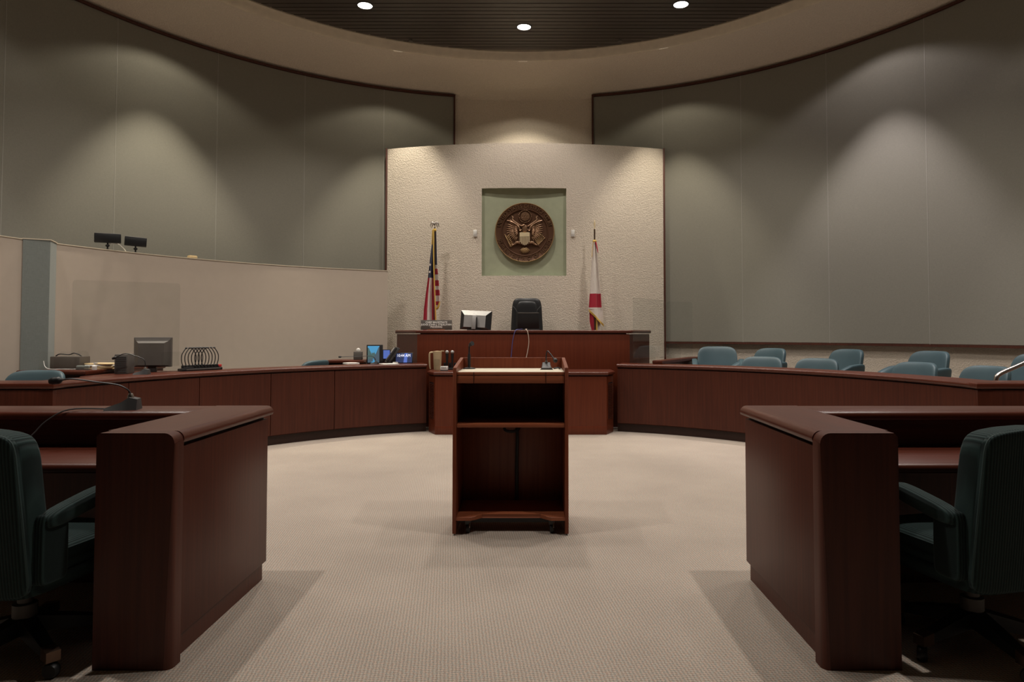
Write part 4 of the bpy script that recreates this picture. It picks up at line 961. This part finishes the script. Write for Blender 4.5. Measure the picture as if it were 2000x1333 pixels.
# rack of gooseneck microphones on the clerk rail
ra = Vector((-3.74, 7.60, RZ)); rb = Vector((-3.52, 7.98, RZ)); rd = (rb - ra).normalized(); rz_ = math.atan2(rd.y, rd.x)
t = thing('microphone_tray', 'long black charging tray holding a row of gooseneck microphones', 'microphone rack', tuple((ra + rb) / 2), rz_)
bm = B(); box(bm, -0.25, 0.25, -0.045, 0.045, 0, 0.03, 0.006); box(bm, -0.22, 0.22, -0.025, 0.025, 0.03, 0.045, 0.004); obj('tray', bm, 'black', t, world=False)
bm = B(); box(bm, -0.20, 0.22, -0.048, -0.044, 0.012, 0.024, 0.001); obj('front_strip', bm, 'mgrey', t, world=False)
mic0 = None
for k in range(15):
    s = 1 if k < 7 else -1; u = -0.205 + 0.040 * (k if k < 7 else k - 4)
    c_ = (ra + rb) / 2 + rd * u + Vector((-rd.y, rd.x, 0)) * (0.013 * s)
    if k in (0, 7):
        src = thing('gooseneck_microphone', 'slim black gooseneck microphone standing in the charging tray on the clerk rail', 'microphone', (c_.x, c_.y, RZ + 0.045), rz_, 'gooseneck microphones in the charging tray')
        bm = B(); superell(bm, (0, 0, 0.008), 0.014, 0.02, 0.014, 0.6, 0.6, 12, 6); obj('plug', bm, 'black', src, world=False)
        bm = B(); tube(bm, [(0, 0, 0.01), (-s * 0.018, 0, 0.07), (-s * 0.014, 0, 0.14), (s * 0.028, 0, 0.205)], 0.005, 6); obj('gooseneck', bm, 'black', src, world=False)
        bm = B(); superell(bm, (s * 0.036, 0, 0.212), 0.015, 0.011, 0.011, 1, 1, 10, 6); obj('capsule', bm, 'dgrey', src, world=False)
    else: dup(src, (c_.x, c_.y, RZ + 0.045), rz_, src['label'])
bm = B(); box(bm, -0.025, 0.025, -0.02, 0.02, 0.0, 0.03, 0.004)
o = obj('red_cap', bm, 'red'); o.location = tuple((ra + rb) / 2 + rd * 0.232 + Vector((0, 0, 0.031))); o.rotation_euler = (0, 0, rz_); tag(o, 'small red cap at the right end of the microphone tray', 'cap')

# ================================================================== clerk area, left
lc = thing('clerk_counter', 'mahogany counter with boxes and papers in front of beige partition', 'counter', (-4.4, 7.4, 0.12))
PC = [(-5.12, 6.98), (-4.32, 6.84), (-4.33, 7.6), (-4.30, 8.3), (-4.62, 8.3), (-4.90, 7.24), (-4.92, 7.055), (-5.10, 7.05)]
bm = B(); prism(bm, PC, 0.925, 0.97, 'z', 0.014, 2); obj('top_cap', bm, 'wood_x', lc)
bm = B(); prism(bm, [(-4.90, 7.0), (-4.34, 6.90), (-4.35, 7.6), (-4.32, 8.28), (-4.62, 8.28), (-4.88, 7.24)], 0.12, 0.925); obj('body', bm, 'wood', lc)
CZ = 0.97
t = thing('speaker_box', 'grey brown box with a dark cable lying over it on the counter', 'box', (-4.745, 7.24, CZ), rad(0))
bm = B(); box(bm, -0.155, 0.155, -0.09, 0.09, 0.0, 0.135, 0.008); obj('cabinet', bm, 'plate', t, world=False)
bm = B(); tube(bm, [(-0.14, -0.02, 0.138), (-0.09, -0.03, 0.158), (0.0, -0.02, 0.152), (0.05, -0.02, 0.168), (0.10, -0.02, 0.155), (0.135, -0.03, 0.138)], 0.006, 6); obj('cable', bm, 'black', t, world=False)
cable('white_wire', 'thin white wire curling along the counter below the grey box', [(-4.935, 7.11, 1.06), (-4.91, 7.10, 1.0), (-4.85, 7.09, 0.976), (-4.74, 7.08, 0.976), (-4.62, 7.07, 0.976), (-4.56, 7.10, 0.976)], 0.004, 'white')
for (x, y, lab) in ((-4.84, 7.02, 'narrow clear acrylic divider at the left end of the clerk counter'), (-4.60, 6.98, 'clear acrylic divider right of the grey box on the clerk counter')):
    sheet('counter_divider', lab, (x - 0.09, y + 0.02), (x + 0.09, y - 0.02), CZ, CZ + 0.19, 0.006, 'acrylic dividers on the clerk counter')
for (x, y, lab) in ((-4.40, 6.93, 'clear acrylic divider over the folders on the clerk counter'), ):
    sheet('counter_divider', lab, (x - 0.07, y), (x + 0.07, y - 0.03), CZ, CZ + 0.20, 0.006, 'acrylic dividers on the clerk counter')
sheet('counter_divider', 'clear acrylic divider right of the dark monitor on the clerk rail', (-3.86, 7.38), (-3.72, 7.55), RZ, RZ + 0.22, 0.006, 'acrylic dividers on the clerk counter')
sheet('tall_screen', 'large clear acrylic sheet standing along the clerk counter', (-4.86, 7.42), (-3.96, 7.95), CZ, 1.93)
t = thing('file_folders', 'stack of manila folders on the clerk counter', 'folders', (-4.41, 7.29, CZ), rad(2))
for k, (rz, z) in enumerate(((3, 0), (-5, 0.016), (6, 0.032), (-9, 0.048))):
    bm = B(); box(bm, -0.15, 0.15, -0.11, 0.11, z, z + 0.013, 0.003, mat=Matrix.Rotation(rad(rz), 4, 'Z')); obj('folder', bm, 'manila' if k != 2 else 'paper', t, world=False)
t = thing('stapler', 'blue grey desk stapler lying on the clerk counter by folders', 'stapler', (-4.50, 7.08, CZ), rad(5))
bm = B(); box(bm, -0.065, 0.065, -0.02, 0.02, 0.0, 0.012, 0.004); obj('base', bm, 'mgrey', t, world=False)
bm = B(); box(bm, -0.065, 0.06, -0.018, 0.018, 0.016, 0.045, 0.008); obj('arm', bm, 'pilaster', t, world=False)
t = thing('sanitizer_bottle', 'small clear white pump bottle beside the folders', 'bottle', (-4.36, 7.04, CZ))
bm = B(); lathe(bm, [(0.022, 0), (0.024, 0.01), (0.024, 0.04), (0.010, 0.052), (0, 0.052)], 14); obj('bottle', bm, 'white', t, world=False)
bm = B(); lathe(bm, [(0.006, 0.05), (0.006, 0.07), (0, 0.07)], 8); box(bm, -0.01, 0.03, -0.006, 0.006, 0.066, 0.074, 0.002); obj('pump', bm, 'white', t, world=False)
# monitor and computer standing on a low stand behind the rail
lt2 = thing('clerk_side_desk', 'small mahogany desk behind the clerk rail carrying the monitor', 'desk', (-4.12, 7.0, 0.12))
bm = B(); prism(bm, [(-4.30, 6.72), (-4.17, 6.72), (-4.03, 7.2), (-3.89, 7.55), (-3.81, 7.72), (-4.30, 7.72)], 0.90, 0.925, 'z', 0.006, 1); obj('top', bm, 'wood_y', lt2)
bm = B(); prism(bm, [(-4.29, 6.75), (-4.19, 6.75), (-4.05, 7.2), (-3.91, 7.55), (-3.83, 7.70), (-4.29, 7.70)], 0.12, 0.895); obj('body', bm, 'wood', lt2)
t = thing('clerk_monitor', 'dark grey monitor seen from behind on the left clerk desk', 'monitor', (-4.015, 7.50, 0.925), rad(10))
bm = B(); loft(bm, [[(x * 0.19, 0.03, z * 0.16 + 0.215) for x, z in ((-1, -1), (1, -1), (1, 1), (-1, 1))], [(x * 0.19, -0.01, z * 0.16 + 0.215) for x, z in ((-1, -1), (1, -1), (1, 1), (-1, 1))], [(x * 0.165, -0.02, z * 0.135 + 0.205) for x, z in ((-1, -1), (1, -1), (1, 1), (-1, 1))], [(x * 0.13, -0.06, z * 0.12 + 0.195) for x, z in ((-1, -1), (1, -1), (1, 1), (-1, 1))]])
obj('housing', bm, 'mgrey', t, world=False, smooth=False)
bm = B(); box(bm, -0.04, 0.04, -0.03, 0.02, 0.0, 0.10, 0.005); obj('stand', bm, 'dgrey', t, world=False)
bm = B(); box(bm, -0.19, 0.19, -0.012, 0.031, 0.374, 0.378); obj('top_edge', bm, 'silver', t, world=False)
t = thing('computer_tower', 'small grey computer with ribbed vents left of the dark monitor', 'computer', (-4.13, 7.14, 0.925), rad(12))
bm = B(); box(bm, -0.062, 0.062, -0.05, 0.16, 0.0, 0.205, 0.006); obj('case', bm, 'mgrey', t, world=False)
bm = B()
for k in range(9): box(bm, -0.05, 0.05, -0.054, -0.049, 0.02 + k * 0.019, 0.029 + k * 0.019)
g = obj('vent_ribs', bm, 'dgrey', t, world=False, smooth=False); g['kind'] = 'stuff'

# desk stretch next to the bench: work top, screens, phone
wk = thing('clerk_worktop', 'mahogany work surface with screens and telephone next to the bench', 'worktop', (*pol(4.4, 118), 0.12))
bm = B(); arc(bm, [(4.14, RZ - 0.04), (4.95, RZ - 0.04), (4.95, RZ), (4.14, RZ)], 114.5, 119.2, 10); obj('top', bm, 'wood_x', wk)
bm = B(); arc(bm, [(4.2, 0.12), (4.9, 0.12), (4.9, RZ - 0.045), (4.2, RZ - 0.045)], 115.5, 118.6, 10); obj('body', bm, 'wood', wk)
bd = thing('back_desk', 'raised mahogany desk edge behind the clerk rail near the screens', 'desk', (-2.45, 9.65, 0.12))
bm = B(); prism(bm, [(-2.72, 9.45), (-2.18, 9.45), (-2.22, 9.85), (-2.68, 9.85)], 0.93, 0.975, 'z', 0.014, 2); obj('top_cap', bm, 'wood_x', bd)
bm = B(); prism(bm, [(-2.70, 9.48), (-2.20, 9.48), (-2.24, 9.84), (-2.66, 9.84)], 0.12, 0.925); obj('body', bm, 'wood', bd)
# upright screen showing a mountain valley
t = thing('desk_screen', 'upright black screen showing a valley under blue sky', 'screen', (-2.045, 9.50, RZ), rad(12))
bm = B(); box(bm, -0.105, 0.115, -0.012, 0.03, 0.0, 0.262, 0.004); sc = obj('bezel', bm, 'black', t, world=False)
def flat(pts, mat, nm, par, y_):
    bm = B(); prism(bm, pts, y_ - 0.001, y_, 'y'); return obj(nm, bm, mat, par, world=False, smooth=False)
flat([(-0.09, 0.016), (0.068, 0.016), (0.068, 0.246), (-0.09, 0.246)], 'scr_sky', 'picture_sky', t, -0.0125)
flat([(-0.09, 0.05), (-0.02, 0.03), (-0.02, 0.10), (-0.045, 0.15), (-0.075, 0.215), (-0.09, 0.225)], 'scr_green', 'picture_cliff', t, -0.0140)
flat([(0.068, 0.04), (0.02, 0.05), (-0.02, 0.075), (0.0, 0.105), (0.03, 0.16), (0.055, 0.225), (0.068, 0.235)], 'scr_rock', 'picture_cliff', t, -0.0140)
flat([(-0.035, 0.075), (0.01, 0.075), (0.012, 0.13), (0.0, 0.16), (-0.02, 0.145), (-0.035, 0.16)], 'scr_green', 'picture_ridge', t, -0.0134)
flat([(-0.09, 0.016), (-0.045, 0.016), (-0.02, 0.05), (-0.02, 0.08), (-0.09, 0.06)], 'scr_rock', 'picture_valley', t, -0.0146)
flat([(0.068, 0.016), (0.03, 0.016), (-0.01, 0.06), (0.02, 0.07), (0.068, 0.05)], 'scr_rock', 'picture_valley', t, -0.0146)
t = thing('desk_telephone', 'dark office telephone with tilted face beside the upright screen', 'telephone', (-1.89, 9.62, RZ), rad(22)); t.scale = (1.25, 1.1, 1.15)
TP = Matrix.Translation((0, 0, 0.02)) @ Matrix.Rotation(rad(-38), 4, 'Y')
bm = B(); box(bm, -0.025, 0.012, -0.10, 0.08, 0.0, 0.22, 0.006, mat=Matrix.Rotation(rad(32), 4, 'Y')); obj('body', bm, 'dgrey', t, world=False)
bm = B(); box(bm, -0.034, -0.024, -0.05, 0.06, 0.13, 0.205, 0.002, mat=Matrix.Rotation(rad(32), 4, 'Y')); obj('display', bm, 'silver', t, world=False)
bm = B(); box(bm, -0.032, -0.024, -0.05, 0.06, 0.03, 0.11, 0.002, mat=Matrix.Rotation(rad(32), 4, 'Y')); obj('keypad', bm, 'mgrey', t, world=False)
bm = B(); box(bm, -0.045, -0.02, -0.12, -0.075, 0.01, 0.21, 0.01, mat=Matrix.Rotation(rad(32), 4, 'Y')); obj('handset', bm, 'black', t, world=False)
bm = B(); prism(bm, [(0.0, 0.0), (0.13, 0.0), (0.10, 0.06), (0.06, 0.10)], -0.05, 0.05, 'y'); obj('wedge_foot', bm, 'black', t, world=False)
t = thing('small_blue_screen', 'small screen with a bright blue picture between screen and telephone', 'screen', (-1.93, 9.78, RZ), rad(10))
bm = B(); box(bm, -0.06, 0.05, 0.0, 0.02, 0.0, 0.19, 0.004); obj('bezel', bm, 'black', t, world=False)
flat([(-0.05, 0.06), (0.04, 0.06), (0.04, 0.18), (-0.05, 0.18)], 'scr_blue', 'picture', t, -0.0005)
t = thing('clock_tablet', 'black tablet showing the time 10:44 AM beside the bench', 'tablet', (-1.655, 9.60, RZ), rad(4))
TT = Matrix.Rotation(rad(-14), 4, 'X')
bm = B(); box(bm, -0.125, 0.125, 0.0, 0.014, 0.0, 0.155, 0.006, mat=TT); obj('body', bm, 'black', t, world=False)
def tflat(pts, mat, nm, y_):
    bm = B(); prism(bm, pts, y_ - 0.001, y_, 'y'); bmesh.ops.transform(bm, matrix=TT, verts=bm.verts); return obj(nm, bm, mat, t, world=False, smooth=False)
tflat([(-0.112, 0.012), (0.112, 0.012), (0.112, 0.145), (-0.112, 0.145)], 'scr_navy', 'display', -0.0005)
tflat([(-0.005, 0.012), (0.045, 0.012), (0.05, 0.145), (0.01, 0.145)], 'scr_blue', 'bright_band', -0.0018)
bm = B(); text_into(bm, '10:44 AM', 0.068, TT @ Matrix.Translation((-0.005, -0.0035, 0.110)) @ FACE @ Matrix.Diagonal((0.72, 0.85, 1, 1)), 0.0006); obj('time_text', bm, 'scr_text', t, world=False, smooth=False)
bm = B(); box(bm, -0.06, 0.06, 0.01, 0.06, 0.0, 0.05, 0.004); obj('stand', bm, 'black', t, world=False)
def paper(lab, x, y, z, w_, d_, rz, mat='paper', th=0.004, nm='paper_sheet'):
    bm = B(); box(bm, -w_ / 2, w_ / 2, -d_ / 2, d_ / 2, 0, th, 0.0005, 1)
    o = obj(nm, bm, mat); o.location = (x, y, z); o.rotation_euler = (0, 0, rad(rz)); tag(o, lab, 'paper'); return o
paper('white papers lying in front of the telephone', -1.80, 9.30, RZ, 0.22, 0.20, 30, th=0.010)
paper('white papers lying left of the upright screen', -2.33, 9.36, RZ, 0.17, 0.18, 35, th=0.020)
paper('small white card standing before the clock tablet', -1.74, 9.44, RZ, 0.07, 0.03, 8, 'white', 0.025, 'card')
t = thing('tissue_box', 'pale grey tissue box partly hidden left of the upright screen', 'box', (-2.30, 9.62, 0.975), rad(10))
bm = B(); box(bm, -0.06, 0.06, -0.06, 0.06, 0, 0.115, 0.006); obj('carton', bm, 'mgrey', t, world=False)
bm = B(); superell(bm, (0.0, 0, 0.135), 0.03, 0.012, 0.03, 1, 1, 10, 6); obj('tissue', bm, 'paper', t, world=False)

# on the reporter desk, left of the lectern
DZ = 0.832
t = thing('water_pitcher', 'tan plastic water pitcher on the low desk left of the lectern', 'pitcher', (-1.19, 9.66, DZ))
bm = B(); lathe(bm, [(0.048, 0), (0.052, 0.02), (0.062, 0.245), (0.058, 0.245), (0.05, 0.03), (0, 0.03)], 24); obj('jug', bm, 'tan', t, world=False)
bm = B(); lathe(bm, [(0.064, 0.245), (0.064, 0.262), (0, 0.268)], 24); prism(bm, [(0.05, -0.025), (0.05, 0.025), (0.095, 0.0)], 0.258, 0.272); obj('lid', bm, 'tan', t, world=False)
bm = B(); tube(bm, [(-0.05, 0, 0.245), (-0.10, 0, 0.24), (-0.112, 0, 0.20), (-0.108, 0, 0.06), (-0.10, 0, 0.01)], [0.012, 0.014, 0.013, 0.012, 0.010], 8); obj('handle', bm, 'tan', t, world=False)
t = thing('drinking_glass', 'clear ribbed drinking glass in front of the tan pitcher', 'glass', (-1.165, 9.44, DZ))
bm = B(); lathe(bm, [(0.030, 0), (0.037, 0.155), (0.034, 0.155), (0.028, 0.012), (0, 0.012)], 20); obj('glass', bm, 'acrylic', t, world=False)
for k, (x, y, lab) in enumerate(((-1.06, 9.70, 'left of two handheld microphones with silver ball heads'), (-0.985, 9.70, 'right of two handheld microphones with silver ball heads'))):
    t = thing('handheld_microphone', lab, 'microphone', (x, y, DZ + 0.026), 0, 'handheld microphones on the low desk')
    bm = B(); lathe(bm, [(0.014, 0), (0.016, 0.10), (0.022, 0.20), (0, 0.20)], 14); obj('body', bm, 'black', t, world=False)
    bm = B(); superell(bm, (0, 0, 0.222), 0.0265, 0.0265, 0.0265, 1, 1, 16, 10); obj('ball_grille', bm, 'silver', t, world=False)
t = thing('charging_dock', 'black charging dock holding the two handheld microphones', 'dock', (-1.02, 9.70, DZ))
bm = B(); box(bm, -0.10, 0.13, -0.06, 0.06, 0, 0.025, 0.004); obj('dock_base', bm, 'black', t, world=False)
for x in (-0.075, 0.0, 0.075):
    bm = B(); box(bm, x - 0.018, x + 0.012, 0.025, 0.055, 0.025, 0.095, 0.004); obj('cradle', bm, 'black', t, world=False)
t = thing('receiver_unit', 'small white and grey control box on the low desk', 'box', (-1.06, 9.40, DZ))
bm = B(); box(bm, -0.05, 0.05, -0.035, 0.035, 0.012, 0.062, 0.004); obj('case', bm, 'white', t, world=False)
bm = B(); box(bm, -0.05, 0.05, -0.037, 0.03, 0.0, 0.012, 0.001); obj('foot', bm, 'dgrey', t, world=False)
for k in range(3):
    bm = B(); lathe(bm, [(0.006, 0), (0.005, 0.006), (0, 0.006)], 8, Matrix.Translation((-0.028 + 0.022 * k, -0.035, 0.044)) @ Matrix.Rotation(rad(90), 4, 'X')); obj('knob', bm, 'black', t, world=False)

# on top of the beige partition
def panel_lamp(lab, ang, w_, tilt, rz):
    x, y = pol(5.33, ang)
    t = thing('panel_emitter', lab, 'emitter', (x, y, 2.335), rad(rz))
    m_ = Matrix.Translation((0, 0, 0.135)) @ Matrix.Rotation(rad(tilt), 4, 'Y')
    bm = B(); box(bm, -w_, w_, -0.02, 0.03, -0.055, 0.055, 0.006, mat=m_); obj('housing', bm, 'black', t, world=False)
    bm = B(); box(bm, -w_ + 0.008, w_ - 0.008, -0.02, 0.03, 0.053, 0.058, 0.001, mat=m_); obj('top_edge', bm, 'silver', t, world=False)
    bm = B(); lathe(bm, [(0.022, 0), (0.022, 0.006), (0.009, 0.01), (0.009, 0.03), (0.022, 0.04), (0.022, 0.055), (0.009, 0.062), (0.009, 0.09), (0, 0.09)], 12); obj('swivel_mount', bm, 'black', t, world=False)
    return t
panel_lamp('black rectangular emitter on partition top, the larger one at left', 155.9, 0.135, 0, 27)
panel_lamp('black rectangular emitter on partition top, the smaller one at right', 152.2, 0.118, 3, 30)
x, y = pol(5.33, 154.6); cable('loose_wire', 'thin white wire hanging under the black emitters on the partition', [(x - 0.06, y - 0.09, 2.40), (x - 0.0, y - 0.02, 2.42), (x + 0.03, y + 0.05, 2.38), (x + 0.04, y + 0.10, 2.343)], 0.005, 'white')
x, y = pol(5.33, 144.3); t = thing('yellow_block', 'small tan yellow block lying on top of the beige partition', 'block', (x, y, 2.335), rad(52))
bm = B(); box(bm, -0.055, 0.055, -0.03, 0.03, 0, 0.03, 0.006); obj('block', bm, 'manila', t, world=False)
bm = B(); box(bm, -0.045, 0.045, -0.025, 0.025, 0.03, 0.036, 0.003); obj('cover', bm, 'manila', t, world=False)
# chrome handrail at the jury box
t = thing('handrail', 'bent satin chrome handrail at the right edge of the jury box', 'handrail', (4.40, 6.28, 0.16))
bm = B(); tube(bm, [(4.40, 6.28, 0.16), (4.40, 6.28, 0.80), (4.40, 6.28, 0.92), (4.44, 6.28, 0.975), (4.62, 6.28, 1.055), (4.95, 6.28, 1.20)], 0.020, 12); obj('rail_tube', bm, 'chrome', t)
bm = B(); lathe(bm, [(0.045, 0.0), (0.045, 0.012), (0.022, 0.016), (0, 0.016)], 18); obj('floor_flange', bm, 'chrome', t, world=False)
